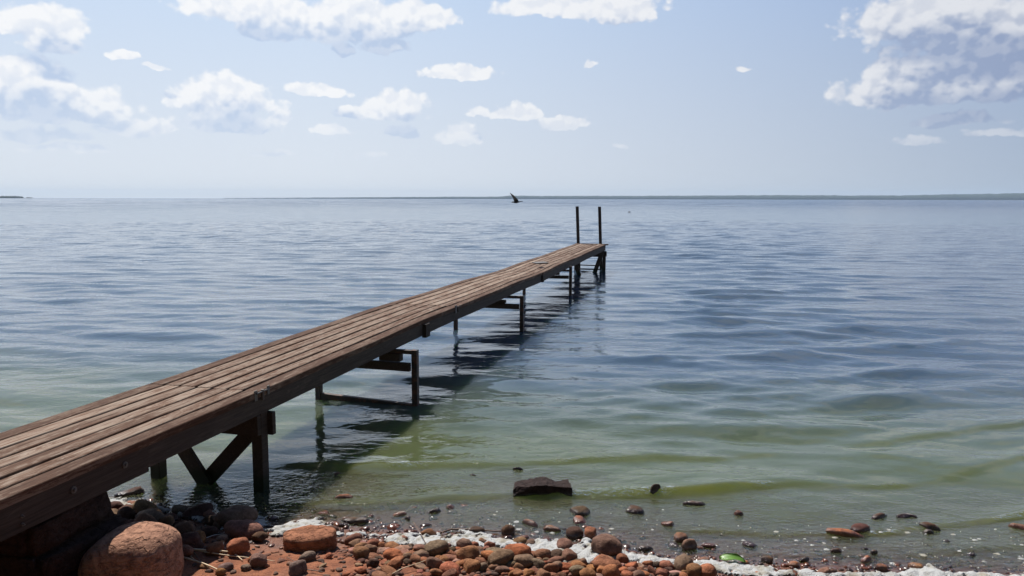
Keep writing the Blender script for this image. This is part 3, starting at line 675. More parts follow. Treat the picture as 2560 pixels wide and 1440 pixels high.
# --- the crowd of pebbles along the bank
def crowd(n, poly_fn, sizes, groupname, phrase, cols, kinds, name="pebble", minfac=.62, tries=60, seed=1):
    r_ = random.Random(seed); done = 0
    for _ in range(n * tries):
        if done >= n: break
        x, y = poly_fn(r_)
        p = at_ground(x, y); w = r_.choice(sizes) * r_.uniform(.8, 1.2)
        size = w / px_per_m(y)
        if any((p.x - q[0]) ** 2 + (p.y - q[1]) ** 2 < ((q[2] + size / 2) * minfac) ** 2 for q in placed): continue
        ci = r_.choice(cols); k = r_.choice(kinds)
        mesh = r_.choice({'R': ROUND, 'F': FLAT, 'A': ANG}[k])
        o = put_stone(name, p, size, mesh, PAL[ci][1], None, r_.uniform(.12, .3), .25, None, r_)
        sz = "small" if w < 24 else ("middling" if w < 36 else "large")
        sh = {'R': "rounded", 'F': "flat", 'A': "angular"}[k]
        lab = f"{sz} {sh} {PAL[ci][0]} {name} {phrase(x, y)}"
        tag(o, lab, "pebble" if name == "pebble" else "stone", lab.replace(name, name + "s"))
        done += 1
# landmarks that must stay clear
def keep(px, py, rad):
    p = at_ground(px, py); placed.append((p.x, p.y, rad))
keep(770, 1375, .17); keep(735, 1378, .13); keep(805, 1375, .13); keep(330, 1440, .3); keep(1357, 1250, .16)
def bank(r_):
    x = r_.uniform(880, 1770)
    lo = np.interp(x, [880, 1000, 1200, 1350, 1500, 1600, 1770], [1352, 1372, 1365, 1392, 1405, 1412, 1432])
    hi = np.interp(x, [880, 1000, 1250, 1400], [1405, 1412, 1440, 1448]); return x, (r_.uniform(lo, hi) if r_.random() < .85 else r_.uniform(lo, 1446))
def bank_phrase(x, y):
    col = ("just right of the flat round stone" if x < 1030 else "on the bank below the driftwood" if x < 1250 else "below the left half of the widest foam" if x < 1400 else
           "below the largest brown stone at the foam" if x < 1600 else "at the right end of the pebble bank")
    lo = np.interp(x, [880, 1000, 1200, 1350, 1500, 1600, 1770], [1352, 1372, 1365, 1392, 1405, 1412, 1432])
    return col + (", foam side" if y < (lo + 1446) / 2 else ", nearest the viewer")
crowd(46, bank, [34, 40, 48], "", bank_phrase, [0, 1, 1, 2, 3], "RRFFAA", minfac=.72, seed=3)
crowd(160, bank, [17, 22, 29], "", bank_phrase, [0, 0, 1, 1, 2, 3, 4, 5], "RRFFAA", minfac=.60, seed=4)
def sandz(r_): return r_.uniform(450, 900), r_.uniform(1350, 1440)
crowd(16, sandz, [20, 26, 34], "", lambda x, y: "half buried in red sand by the reed stalks" if x < 690 else "in red sand before the flat round stone", [0, 0, 1, 5, 3], "RRF", minfac=1.0, seed=8)
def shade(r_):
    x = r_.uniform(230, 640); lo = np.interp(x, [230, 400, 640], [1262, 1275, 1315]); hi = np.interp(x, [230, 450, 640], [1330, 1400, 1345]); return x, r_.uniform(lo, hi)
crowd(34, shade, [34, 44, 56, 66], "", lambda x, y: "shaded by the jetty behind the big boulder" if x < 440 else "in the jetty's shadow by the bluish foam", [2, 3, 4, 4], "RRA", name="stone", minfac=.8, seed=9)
def edge(r_):
    x = r_.uniform(780, 2520); y0 = np.interp(x, [700, 1100, 1480, 1600, 1800, 2100, 2560], [1318, 1335, 1345, 1372, 1395, 1405, 1422]); return x, y0 + r_.gauss(-14, 16)
crowd(34, edge, [14, 18, 24, 30], "", lambda x, y: "wet at the waterline above the " + ("left foam" if x < 1080 else "middle foam" if x < 1550 else "green leaf" if x < 2000 else "right foam"), [0, 1, 1, 4, 4], "RFA", name="stone", minfac=.8, seed=12)
def shallow(r_): return r_.uniform(820, 2540), r_.uniform(1235, 1400)
crowd(18, shallow, [14, 18, 26], "", lambda x, y: "awash in the shallows " + ("left of the dark angular rock" if x < 1280 else "near the sparkling wave" if x < 1750 else "of the right side"), [0, 1, 1, 4], "FFA", name="stone", minfac=1.0, seed=14)

# big boulder in the near left corner
bm = bmesh.new(); bmesh.ops.create_icosphere(bm, subdivisions=6, radius=1)
bl = at_y(190, 1400, 3.75); br = at_y(447, 1400, 3.75); bt = at_y(330, 1316, 3.82)
bw = (br.x - bl.x) / 2 * .87; bc = Vector(((bl.x + br.x) / 2, 3.80, 0)); bz0 = gz(bc.x, bc.y) - .06; bh = (bt.z - bz0) / 2
for v_ in bm.verts:
    c = v_.co.normalized(); pw = 3.1
    c = c * (abs(c.x) ** pw + abs(c.y) ** pw + abs(c.z) ** pw) ** (-1 / pw)
    top = max(0, c.z)
    sh = .93 + .07 * c.x
    lx = c.x - .22 * top * (1 if c.x < 0 else -.02) * c.x * -1 if False else c.x
    # left shoulder slopes, right side stands steep
    zz = c.z - .22 * max(0, -c.x) ** 1.6 * max(0, c.z) - .05 * max(0, c.x) ** 3 * max(0, c.z)
    if c.x < 0: lx = c.x * (1 - .10 * top)
    c2 = Vector((lx, c.y, zz)); f_ = 1 + disp(c2, 5, .8, .04) + disp(c2, 9, 3.5, .012) + disp(c2, 2, 11, .006)
    v_.co = Vector((c2.x * bw * f_, c2.y * bw * .85 * f_, c2.z * bh * f_))
o = bm_obj("boulder", bm, M_BOULDER, None, True); o.location = (bc.x, bc.y, bz0 + bh)
tag(o, "big smooth red sandstone boulder in the near corner beside the jetty", "boulder")
# flat round stone
bm = bmesh.new(); bmesh.ops.create_icosphere(bm, subdivisions=5, radius=1)
fl = at_y(700, 1365, 4.12); frr = at_y(842, 1365, 4.12); fw = (frr.x - fl.x) / 2
for v_ in bm.verts:
    c = v_.co.normalized(); rxy = math.hypot(c.x, c.y); pw = 7
    k = (rxy ** pw + abs(c.z) ** pw) ** (-1 / pw); c = c * k
    c2 = c * (1 + disp(c, 31, 1.3, .05)); z = c2.z + .10 * disp(Vector((c.x, c.y, 0)), 8, 3, 1.0) * (c.z > .3)
    v_.co = Vector((c2.x * fw, c2.y * fw * .58, z * fw * .36))
o = bm_obj("flat_stone", bm, M_SLAB, None, True)
p = at_ground(770, 1376); o.location = (p.x, p.y + .05, p.z + .040); o.rotation_euler = (R(7), R(-2), R(4))
tag(o, "flat round sandy-red stone like a cake lying on the red sand", "stone")
# dark angular rock in the water
bm = bmesh.new(); Yf = 5.25
outl = [(1282, 1226), (1289, 1217), (1330, 1216), (1368, 1214), (1396, 1217), (1432, 1218), (1427, 1254), (1385, 1262), (1310, 1258), (1286, 1243)]
frv = [at_y(x, y, Yf + .02 * math.sin(i * 1.9)) for i, (x, y) in enumerate(outl)]
cx_ = sum((v_.x for v_ in frv)) / len(frv)
bkv = [Vector((cx_ + (q.x - cx_) * .93, Yf + .22 + .02 * math.cos(i * 2.3), q.z - .028 if q.z > .03 else q.z - .02)) for i, q in enumerate(frv)]
A_ = [bm.verts.new(q) for q in frv]; B_ = [bm.verts.new(q) for q in bkv]
bm.faces.new(A_); bm.faces.new(B_[::-1])
for i in range(len(A_)): bm.faces.new((A_[i], B_[i], B_[(i + 1) % len(A_)], A_[(i + 1) % len(A_)]))
bmesh.ops.recalc_face_normals(bm, faces=bm.faces)
bmesh.ops.triangulate(bm, faces=bm.faces); bmesh.ops.subdivide_edges(bm, edges=bm.edges, cuts=5, use_grid_fill=True)
for v_ in bm.verts:
    c = v_.co; v_.co = c + Vector((disp(c, 3, 9, .012), disp(c, 4, 9, .014), disp(c, 6, 9, .004))) + Vector((0, disp(c, 14, 30, .005), disp(c, 15, 30, .003)))
bmesh.ops.bevel(bm, geom=[e_ for e_ in bm.edges if e_.calc_face_angle(0) > .7], offset=.003, segments=1, affect='EDGES')
o = bm_obj("rock", bm, M_DARKROCK, None, False)
tag(o, "dark angular flat-topped rock standing alone in the shallow water", "rock")
# stacked slabs that carry the shore end of the jetty
def block(u0, u1, t0, t1, z0, z1, seed, label, yaw=0.0):
    bm = bmesh.new(); bmesh.ops.create_cube(bm, size=1)
    bmesh.ops.bevel(bm, geom=bm.edges[:], offset=.06, segments=2, affect='EDGES')
    bmesh.ops.subdivide_edges(bm, edges=bm.edges, cuts=3, use_grid_fill=True)
    sx_, sy_, sz_ = u1 - u0, t1 - t0, z1 - z0
    for v_ in bm.verts:
        c = Vector((v_.co.x * sx_, v_.co.y * sy_, v_.co.z * sz_))
        v_.co = c + Vector((disp(c, seed, 5, .03), disp(c, seed + 1, 5, .03), disp(c, seed + 2, 5, .012)))
    o = bm_obj("stone_slab", bm, M_BLOCK, None, True)
    q = JX * ((u0 + u1) / 2) + JY * ((t0 + t1) / 2); o.location = (q.x, q.y, (z0 + z1) / 2); o.rotation_euler = (0, 0, -TH + yaw)
    tag(o, label, "stone slab")
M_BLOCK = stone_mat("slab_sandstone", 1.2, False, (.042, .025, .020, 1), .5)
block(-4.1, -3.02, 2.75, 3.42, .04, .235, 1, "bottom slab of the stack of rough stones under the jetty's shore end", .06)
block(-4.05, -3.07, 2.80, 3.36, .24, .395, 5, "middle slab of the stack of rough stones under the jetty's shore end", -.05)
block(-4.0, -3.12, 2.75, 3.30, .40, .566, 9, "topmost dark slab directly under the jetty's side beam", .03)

# ------------------------------------------------------------------ gravel (fine, uncountable) and foam
def scatter_mesh(name, pts, mat, sub=2, seed=0):
    r_ = random.Random(seed); V, Q, off, T = [], [], 0, []
    bases = []
    for i in range(6):
        bm = bmesh.new(); bmesh.ops.create_icosphere(bm, subdivisions=sub, radius=1)
        for v_ in bm.verts: c = v_.co.copy(); v_.co = c * (1 + disp(c, 40 + i, 1.1, .3))
        bases.append((np.array([v_.co[:] for v_ in bm.verts]), np.array([[v_.index for v_ in f.verts] for f in bm.faces]))); bm.free()
    for (x, y, z, s) in pts:
        b, f = bases[r_.randrange(6)]
        a = r_.uniform(0, 6.28); sc = np.array([r_.uniform(.8, 1.4), r_.uniform(.7, 1), r_.uniform(.45, .8)]) * s
        q = b * sc; q = np.stack([q[:, 0] * math.cos(a) - q[:, 1] * math.sin(a), q[:, 0] * math.sin(a) + q[:, 1] * math.cos(a), q[:, 2]], -1) + (x, y, z)
        V.append(q); Q.append(f + off); off += len(b); T.append(np.full(len(b), r_.random()))
    me = np_mesh(name, np.concatenate(V), np.concatenate(Q))
    a = me.attributes.new("tint", 'FLOAT', 'POINT'); a.data.foreach_set('value', np.concatenate(T).astype(np.float32))
    return link(name, me, mat)
m, t, out = material("gravel_stone"); M_GRAV = m
geo = t.node('ShaderNodeNewGeometry'); pos = geo.outputs['Position']; sp = t.node('ShaderNodeSeparateXYZ'); t.l.new(pos, sp.inputs[0])
tn = t.attr("tint"); n1 = t.noise(pos, 60, 4, .6)
rp = t.node('ShaderNodeValToRGB'); t.l.new(tn, rp.inputs[0]); rp.color_ramp.interpolation = 'CONSTANT'
cr = rp.color_ramp; cr.elements[0].color = (0.2160, 0.0720, 0.0336, 1); cr.elements[1].position = .25; cr.elements[1].color = (0.1600, 0.0680, 0.0400, 1)
for pz, cc in ((.45, (0.1280, 0.0720, 0.0480, 1)), (.62, (0.2400, 0.0920, 0.0440, 1)), (.78, (0.0720, 0.0400, 0.0280, 1)), (.92, (0.2400, 0.1440, 0.0960, 1))):
    e_ = cr.elements.new(pz); e_.color = cc
c = t.mix(t.step(n1, .35, .65), t.mix(1.0, rp.outputs[0], (.6, .58, .58, 1), 'MULTIPLY'), rp.outputs[0])
wet = t.step(sp.outputs[2], .02, .05, 1, 0)
c = t.mix(t.math('MULTIPLY', wet, .7), c, t.mix(1.0, c, (.32, .28, .28, 1), 'MULTIPLY'))
principled(t, out, c, t.mixf(wet, .9, .2), t.bump(n1, .5, .004), .35)
pts = []
gr = random.Random(21)
while len(pts) < 4200:
    x = gr.uniform(-3.2, 3.4); s = gr.gauss(-.30, .24); y = float(yw(x)) + s
    dens_ = 1.0 if x > -1.0 else .25
    if s < -.95 or gr.random() > dens_: continue
    pts.append((x, y, gz(x, y) + .002, gr.choice([.008, .011, .015, .02])))
while len(pts) < 4900:   # lake-bed pebbles, seen through the shallow water
    x = gr.uniform(-3.4, 4.2); s = abs(gr.gauss(0, .55)); y = float(yw(x)) + s
    pts.append((x, y, gz(x, y) + .002, gr.choice([.012, .018, .024, .034]) if x < .8 else gr.choice([.008, .012, .016, .02])))
tag(scatter_mesh("gravel", pts, M_GRAV, 2, 3), kind="stuff")

BAND = [(150, 1262, 3), (225, 1262, 12), (265, 1268, 20), (320, 1262, 12), (350, 1258, 3), (470, 1290, 2), (545, 1302, 12), (600, 1304, 17), (655, 1312, 17), (700, 1320, 15), (740, 1318, 15), (790, 1326, 15), (850, 1336, 9), (900, 1334, 5), (940, 1342, 11), (1000, 1347, 13),
        (1060, 1352, 15), (1110, 1356, 20), (1170, 1353, 22), (1230, 1352, 14), (1270, 1362, 13), (1330, 1366, 20), (1400, 1376, 27), (1470, 1382, 27), (1530, 1384, 16), (1570, 1394, 14), (1630, 1401, 13), (1665, 1405, 7), (1700, 1412, 3),
        (1750, 1418, 10), (1800, 1418, 14), (1840, 1425, 16), (1900, 1430, 15), (1960, 1436, 13), (2030, 1440, 13), (2080, 1443, 5), (2180, 1442, 6), (2230, 1440, 12), (2290, 1432, 16), (2340, 1436, 18), (2420, 1440, 12), (2560, 1450, 10)]
bx, by, bh_ = [], [], []
for (x, y, h_) in BAND:
    p = at_z(x, y, .012); q = at_z(x, y - h_, .012); bx.append(p.x); by.append(p.y); bh_.append(abs(q.y - p.y) * 1.3)
bx, by, bh_ = map(np.array, (bx, by, bh_))
fx = np.arange(-3.35, 3.3, .008); fy = np.arange(3.7, 5.5, .008)
FX, FY = np.meshgrid(fx, fy, indexing='ij')
fxc = np.interp(FX, bx, by); fh = np.interp(FX, bx, bh_)
msk = 1 - np.abs(FY - fxc) / np.maximum(fh, .004) + .26 * wob(FX, FY, 7) + .24 * wob(FX + 3, FY, 19) + .20 * wob(FX, FY + 5, 47) + .12 * wob(FX + 1, FY + 5, 95)
msk -= np.clip(wob(FX + 9, FY - 4, 11) - .8, 0, 1) * 1.2 + np.clip(wob(FX - 6, FY + 2, 60) - .6, 0, 1) * 1.1
on = msk > 0.02
base_z = np.maximum(ground_z(FX, FY), 0.0)
FZ = base_z + np.where(on, .006 + .020 * np.sqrt(np.clip(msk, 0, 1)) + .0035 * wob(FX, FY, 55) * np.clip(msk * 3, 0, 1) + .002 * wob(FX, FY + 2, 120) * np.clip(msk * 3, 0, 1), -.012)
fi = np.arange(FX.size).reshape(FX.shape)
o4 = np.stack([on[:-1, :-1], on[1:, :-1], on[1:, 1:], on[:-1, 1:]], -1)
fq = np.stack([fi[:-1, :-1], fi[1:, :-1], fi[1:, 1:], fi[:-1, 1:]], -1)[o4.any(-1)]
TH_ = np.where(on, np.clip(msk, 0, 1), 0).reshape(-1)
used = np.unique(fq); remap = np.zeros(FX.size, int); remap[used] = np.arange(len(used))
FV = np.stack([FX, FY, FZ], -1).reshape(-1, 3)[used]; FQ = remap[fq]
# floating flecks: little domes on the water
fl_v, fl_q = [FV], [FQ]; off = len(FV); fr_ = random.Random(6)
for _ in range(140):
    x = fr_.uniform(1180, 2560); y = np.interp(x, [1180, 1500, 1800, 2560], [1318, 1345, 1375, 1400]) + fr_.gauss(-25, 32)
    if y < 1270: continue
    p = at_z(x, y, .004)
    if p.y < float(yw(p.x)) - .02: continue
    z = float(wave_z(np.array([p.x]), np.array([p.y]), np.array([.02]))[0]); r0 = fr_.choice([.003, .004, .005, .007, .014]) * fr_.uniform(.7, 1.3)
    ring = [(p.x, p.y, z + .006)]; n_ = 8
    for k in range(n_):
        a = k * 2 * math.pi / n_; rr_ = r0 * fr_.uniform(.7, 1.25); ring.append((p.x + rr_ * 1.35 * math.cos(a), p.y + rr_ * math.sin(a), z - .001))
    fl_v.append(np.array(ring)); q = []
    for k in range(0, n_, 2): q.append([0, 1 + k, 1 + (k + 1) % n_, 1 + (k + 2) % n_])
    fl_q.append(np.array(q) + off); off += len(ring)
n_fleck = sum(len(q) for q in fl_v) - len(FV)
fme = np_mesh("foam", np.concatenate(fl_v), np.concatenate(fl_q))
a_ = fme.attributes.new("thick", 'FLOAT', 'POINT'); a_.data.foreach_set('value', np.concatenate([TH_[used], np.full(n_fleck, .5)]).astype(np.float32))
m, t, out = material("lake_foam")
geo = t.node('ShaderNodeNewGeometry'); pos = geo.outputs['Position']
n1 = t.noise(pos, 120, 5, .7); vb = t.vor(pos, 150); n2 = t.noise(pos, 12, 4, .6)
c = t.mix(t.step(n2, .45, .68), (.40, .40, .385, 1), (.27, .24, .18, 1)); c = t.mix(t.step(n1, .55, .72, 0, .5), c, (.22, .19, .14, 1))
pf = principled(t, out, c, .7, t.bump(t.math('MULTIPLY_ADD', vb, -.8, n1), .9, .009), .4)
lace = t.math('ADD', t.math('MULTIPLY', t.attr('thick'), 2.2), t.math('SUBTRACT', t.math('MULTIPLY', n1, 1.1), t.math('MULTIPLY', t.vor(pos, 70), .9)))
t.inp(pf.inputs['Alpha'], t.step(lace, .22, .62))
tag(link("foam", fme, m), kind="stuff")

# ------------------------------------------------------------------ reeds, driftwood, leaf
def straw_mat(name, c1, c2):
    m, t, out = material(name); tc = t.node('ShaderNodeTexCoord'); n = t.noise(t.scale(tc.outputs['Object'], (30, 30, 30)), 1, 4, .6)
    principled(t, out, t.mix(n, c1, c2), .6, t.bump(n, .3, .002), .4); return m
M_REED = straw_mat("dry_reed", (.36, .25, .14, 1), (.66, .52, .34, 1)); M_STICK = straw_mat("dark_stick", (.06, .035, .022, 1), (.16, .09, .055, 1)); M_PALE = straw_mat("pale_reed", (.55, .48, .40, 1), (.75, .69, .60, 1))
def stalk(name, pts, r, mat, label, lift=.012, taper=.6):
    bm = bmesh.new(); P = []
    for (x, y, dz_) in pts:
        p = at_ground(x, y); P.append(Vector((p.x, p.y, max(p.z, -.005) + lift + dz_)))
    P2 = []
    for a, b in zip(P, P[1:]):
        for k in range(5): P2.append(a.lerp(b, k / 5) + Vector((0, 0, .002 * mn.noise(a * 30 + Vector((k, 0, 0))))))
    P2.append(P[-1]); seg = 7; rings = []; N = len(P2)
    for i, p in enumerate(P2):
        d = (P2[min(i + 1, N - 1)] - P2[max(i - 1, 0)]).normalized(); s = d.cross(Vector((0, 0, 1))).normalized(); u = s.cross(d)
        rad = r * (1 - (1 - taper) * i / N) * (1.18 if i % 6 == 0 else 1)
        rings.append([bm.verts.new(p + (s * math.cos(k * 6.283 / seg) + u * math.sin(k * 6.283 / seg)) * rad) for k in range(seg)])
    for a, b in zip(rings, rings[1:]):
        for k in range(seg): bm.faces.new((a[k], a[(k + 1) % seg], b[(k + 1) % seg], b[k]))
    bm.faces.new(rings[0][::-1]); bm.faces.new(rings[-1])
    org = P2[0].copy()
    for v_ in bm.verts: v_.co -= org
    o = bm_obj(name, bm, mat, None, True); o.location = org; tag(o, label, "reed stalk" if "reed" in name else "stick"); return o
stalk("dry_reed", [(442, 1393, .0), (510, 1418, .01), (555, 1434, 0)], .0055, M_REED, "long pale dry reed stalk slanting from the boulder's foot")
stalk("dry_reed", [(480, 1384, .015), (540, 1388, .016), (584, 1389, .01)], .006, M_REED, "thick pale dry reed stalk lying level at the shadow's edge")
stalk("dry_reed", [(485, 1381, .004), (560, 1394, .004), (640, 1402, .002), (688, 1408, 0)], .0035, M_REED, "long thin tan reed stalk crossing under the thick level one")
stalk("dry_reed", [(584, 1389, .004), (596, 1398, .004), (607, 1406, 0)], .004, M_REED, "short yellowish reed piece hanging off the thick level stalk")
stalk("dry_reed", [(485, 1386, .0), (505, 1412, .0), (540, 1428, 0), (568, 1432, 0)], .0028, M_STICK, "thin brown curved stalk on the red sand near the boulder")
stalk("dry_reed", [(470, 1391, .0), (485, 1402, 0)], .003, M_REED, "very short pale reed bit close to the boulder")
stalk("dry_reed", [(650, 1392, .0), (666, 1402, .0)], .003, M_REED, "short slanting tan reed bit on open sand left of the flat stone")
stalk("dry_reed", [(557, 1386, .0), (560, 1372, .03)], .004, M_REED, "stub of a reed standing upright on the sand")
stalk("stick", [(736, 1426, .0), (770, 1431, .004), (812, 1435, 0)], .0035, M_STICK, "thin dark stick on the sand in front of the flat round stone")
stalk("stick", [(718, 1398, .0), (750, 1416, 0)], .0025, M_STICK, "fine dark twig slanting left of the grey-brown oval pebble")
stalk("pale_reed", [(598, 1326, .002), (612, 1312, .004), (640, 1301, .006)], .0045, M_PALE, "white reed stalk lying on the bluish foam in the jetty's shadow")
stalk("pale_reed", [(472, 1369, .0), (495, 1364, .008), (512, 1352, .004), (535, 1346, .01), (552, 1340, .0), (575, 1328, 0)], .0025, M_PALE, "thin whitish bent stalk over dark stones in the jetty's shadow")
stalk("stick", [(1035, 1320, .02), (1050, 1345, .03), (1062, 1366, .02), (1088, 1395, 0)], .003, M_STICK, "thin upright brown stem crossing the foam below the red wet stone")
stalk("stick", [(1085, 1390, .0), (1100, 1365, .03), (1108, 1352, .05)], .003, M_STICK, "dark leaning stem among pebbles at the foam's lower edge")
stalk("driftwood", [(1080, 1342, .0), (1130, 1331, .006), (1180, 1333, .008), (1230, 1336, .006), (1300, 1336, 0)], .006, M_STICK, "long thin driftwood branch along the waterline in the middle")
stalk("pale_reed", [(97, 1330, .05), (113, 1320, .06), (134, 1318, .05)], .004, M_PALE, "short white reed by the lower slabs at the left edge")
stalk("pale_reed", [(35, 1372, .02), (48, 1358, .03), (74, 1350, .02)], .004, M_PALE, "bent white reed lying on dark ground below the slabs")
stalk("dry_reed", [(980, 1440, 0), (1005, 1432, .012), (1065, 1414, .02)], .003, M_REED, "tan reed stalk over the pebbles nearest the viewer")
# green leaf
bm = bmesh.new(); lp = at_ground(1828, 1408); n_ = 10; rows = []
for i in range(n_ + 1):
    s = i / n_; w = .034 * math.sin(math.pi * min(1, s * .93 + .07)) ** .75 * (1 + .15 * math.sin(9 * s))
    row = []
    for j in range(5):
        q = (j - 2) / 2; row.append(bm.verts.new((-.07 + .15 * s, q * w - .02 * s, .012 + .022 * math.sin(3 * s) + .006 * q * q + .004 * math.sin(7 * s + 3 * q))))
    rows.append(row)
for a, b in zip(rows, rows[1:]):
    for j in range(4): bm.faces.new((a[j], b[j], b[j + 1], a[j + 1]))
bmesh.ops.solidify(bm, geom=bm.faces[:], thickness=.0015)
m, t, out = material("green_leaf"); tc = t.node('ShaderNodeTexCoord'); n = t.noise(tc.outputs['Object'], 60, 4, .6)
principled(t, out, t.mix(n, (.10, .24, .03, 1), (.24, .42, .09, 1)), .4, t.bump(n, .3, .002), .5)
o = bm_obj("leaf", bm, m, None, True); o.location = (lp.x, lp.y, max(lp.z, 0) + .012); o.rotation_euler = (R(12), 0, R(-8))
tag(o, "bright green wet leaf stranded on the white foam", "leaf")

# ------------------------------------------------------------------ birds
m, t, out = material("bird_plumage"); M_BIRD = m
tc = t.node('ShaderNodeTexCoord'); sp = t.node('ShaderNodeSeparateXYZ'); t.l.new(tc.outputs['Object'], sp.inputs[0]); n = t.noise(tc.outputs['Object'], 50, 3)
c = t.mix(t.step(sp.outputs[2], .02, .07), (.030, .028, .028, 1), (.16, .145, .13, 1)); c = t.mix(t.step(n, .5, .7, 0, .5), c, (.05, .045, .045, 1))
principled(t, out, c, .8, None, .3)
def bird_mesh():
    bm = bmesh.new(); seg = 12
    prof = [(-.150, .0015, -.004), (-.125, .004, 0), (-.112, .012, .004), (-.095, .017, .006), (-.078, .018, .004), (-.06, .020, 0), (-.03, .027, -.005), (.005, .028, -.006), (.04, .022, -.003), (.075, .013, .0), (.11, .009, .002), (.16, .004, .002), (.175, .001, .002)]
    rings = []
    for x, r, z in prof:
        fy = 1.0 if x < .08 else 1.0 + (x - .08) * 22; fz = 1.0 if x < .08 else .45
        rings.append([bm.verts.new((x, r * fy * math.cos(k * 6.283 / seg), z + r * fz * math.sin(k * 6.283 / seg))) for k in range(seg)])
    for a, b in zip(rings, rings[1:]):
        for k in range(seg): bm.faces.new((a[k], a[(k + 1) % seg], b[(k + 1) % seg], b[k]))
    bm.faces.new(rings[0][::-1]); bm.faces.new(rings[-1])
    for side in (-1, 1):
        # wing: leading and trailing edges from shoulder to tip, raised
        L = [(-.055, .012, .010), (-.075, .055, .060), (-.095, .10, .095), (-.125, .15, .135), (-.148, .185, .165)]
        T = [(.060, .012, .008), (.035, .055, .052), (-.005, .10, .085), (-.07, .15, .125), (-.140, .188, .164)]
        top, bot = [], []
        for (l, q) in zip(L, T):
            top.append([bm.verts.new((l[0] + (q[0] - l[0]) * k / 3, side * (l[1] + (q[1] - l[1]) * k / 3), l[2] + (q[2] - l[2]) * k / 3 + .006 * math.sin(math.pi * k / 3) + .0015)) for k in range(4)])
            bot.append([bm.verts.new((v_.co.x, v_.co.y, v_.co.z - .004)) for v_ in top[-1]])
        for S in (top, bot):
            for a, b in zip(S, S[1:]):
                for k in range(3): bm.faces.new((a[k], b[k], b[k + 1], a[k + 1]))
        for a, b, c_, d in zip(top, top[1:], bot, bot[1:]):
            bm.faces.new((a[0], b[0], d[0], c_[0])); bm.faces.new((a[3], b[3], d[3], c_[3]))
        bm.faces.new((*top[-1], *bot[-1][::-1])); bm.faces.new((*top[0], *bot[0][::-1]))
    bmesh.ops.recalc_face_normals(bm, faces=bm.faces); return bm
o = bm_obj("flying_bird", bird_mesh(), M_BIRD, None, True)
bp = at_y(1291, 505, 16.0); o.location = bp; o.scale = (.80, .80, .80); o.rotation_euler = (R(-38), R(-4), R(-6))
tag(o, "dark gull-like bird with raised wings flying low over the lake", "bird")
bm = bmesh.new()
bmesh.ops.create_icosphere(bm, subdivisions=3, radius=1)
for v_ in bm.verts:
    c = v_.co; v_.co = Vector((c.x * .26, c.y * .12, c.z * .09 + .05 + .07 * max(0, c.x) ** 3))
q = bmesh.ops.create_icosphere(bm, subdivisions=2, radius=.055)['verts']
for v_ in q: v_.co = v_.co + Vector((-.20, 0, .20))
add_cyl(bm, (-.17, 0, .05), (-.20, 0, .19), .045, 10, .035); add_cyl(bm, (-.24, 0, .195), (-.32, 0, .185), .018, 8, .006)
dk = at_z(1573, 530.5, 0); o = bm_obj("water_bird", bm, M_BIRD, None, True); o.location = (dk.x, dk.y, -.01); o.scale = (.8,) * 3; o.rotation_euler = (0, 0, R(170))
tag(o, "tiny dark duck-like bird swimming far out right of the ladder rails", "bird")

# ------------------------------------------------------------------ far shore and island
m, t, out = material("far_forest"); geo = t.node('ShaderNodeNewGeometry'); n = t.noise(t.scale(geo.outputs['Position'], (1, 1, 3)), .02, 6, .7)
principled(t, out, t.mix(n, (.016, .024, .020, 1), (.034, .045, .03, 1)), .95, None, .1)
def far_land(name, xs, tops, dist, depth_, seed, bottom=-2.0):
    V, Qd = [], []; n = len(xs)
    prof = [(0, -2.0), (0.0, .35), (.12, .75), (.4, 1.0), (.8, .85), (1.0, 0)]
    for x, h_ in zip(xs, tops):
        a = ray(x, 497); k = dist / math.hypot(a.x, a.y); dx, dy = a.x * k, a.y * k
        for f_, hf in prof:
            V.append((dx * (1 + f_ * depth_ / dist), dy * (1 + f_ * depth_ / dist), bottom if hf < 0 else h_ * hf))
    m_ = len(prof)
    for i in range(n - 1):
        for j in range(m_ - 1): Qd.append((i * m_ + j, (i + 1) * m_ + j, (i + 1) * m_ + j + 1, i * m_ + j + 1))
    me = np_mesh(name, np.array(V), np.array(Qd)); return me
xs = np.arange(560, 3300, 3.0)
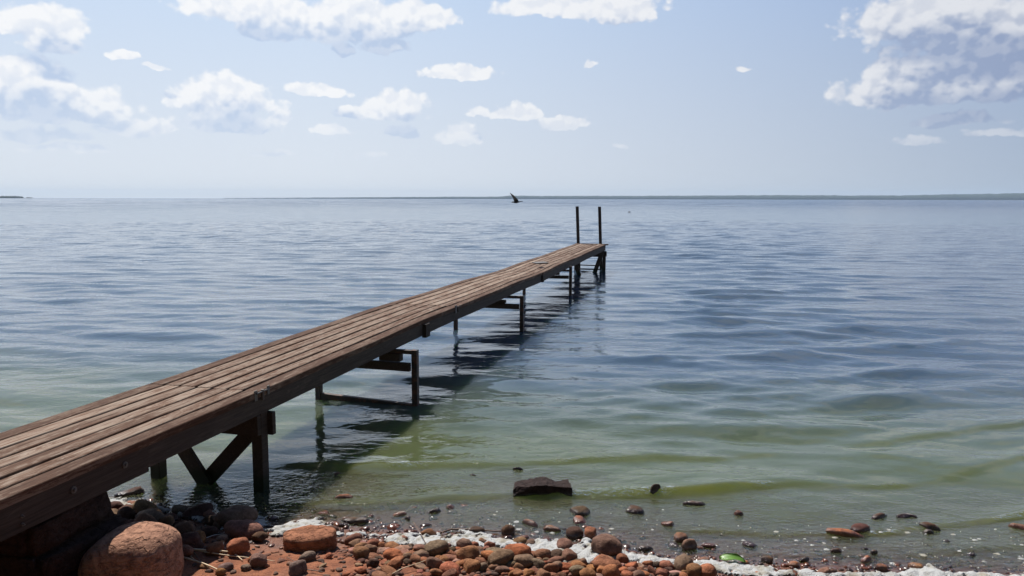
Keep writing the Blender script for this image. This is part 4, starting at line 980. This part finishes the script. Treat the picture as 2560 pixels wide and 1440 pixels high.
prof_h = np.interp(xs, [560, 700, 1000, 1250, 1270, 1600, 1900, 2250, 2300, 2450, 2560, 3300], [1, 1.8, 4.6, 6.5, 8.3, 9, 11, 10.5, 11.8, 14, 15.5, 18])
jag = np.array([mn.fractal(Vector((x * .05, 0, 1)), 1.0, 2.0, 5) for x in xs]) * .9 + np.array([mn.noise(Vector((x * .012, 5, 1))) for x in xs]) * .8
FD = 5200.0
tops = np.maximum(prof_h + jag * np.clip(prof_h / 6, .2, 1.2), .6) / F * FD
tag(link("hills", far_land("hills", xs, tops, FD, 900, 1), m), kind="structure")
xs = np.arange(-160, 82, 1.5); t_i = np.interp(xs, [-160, 0, 40, 58, 60, 64, 68, 82], [5.5, 4.8, 5.0, 3.6, .4, .4, 2.2, 1.4]); j2 = np.array([mn.fractal(Vector((x * .2, 0, 9)), 1, 2, 4) for x in xs])
tops = np.maximum(t_i + j2 * .7 * np.clip(t_i / 3, 0, 1), .2) / F * 3000
ob = link("island", far_land("island", xs, tops, 3000, 250, 2), m); tag(ob, kind="structure")

# ------------------------------------------------------------------ air
bm = bmesh.new(); bmesh.ops.create_cube(bm, size=1)
for v_ in bm.verts: v_.co = Vector((v_.co.x * 12800, v_.co.y * 12800, -5.0 if v_.co.z < 0 else 64.0))
m, t, out = material("hazy_air")
pv = t.node('ShaderNodeVolumePrincipled'); t.inp(pv.inputs['Color'], (.58, .75, .93, 1)); t.inp(pv.inputs['Density'], 0.00009); t.inp(pv.inputs['Anisotropy'], .0)
t.l.new(pv.outputs[0], out.inputs['Volume'])
tag(bm_obj("haze", bm, m), kind="stuff")

# ------------------------------------------------------------------ render settings
scene.view_settings.view_transform = 'Standard'; scene.view_settings.look = 'None'; scene.view_settings.exposure = 0.6; scene.view_settings.gamma = 1.0
world.cycles.sampling_method = 'MANUAL'; world.cycles.sample_map_resolution = 256
scene.cycles.use_denoising = True
scene.cycles.max_bounces = 8; scene.cycles.transparent_max_bounces = 12; scene.cycles.sample_clamp_indirect = 6.0
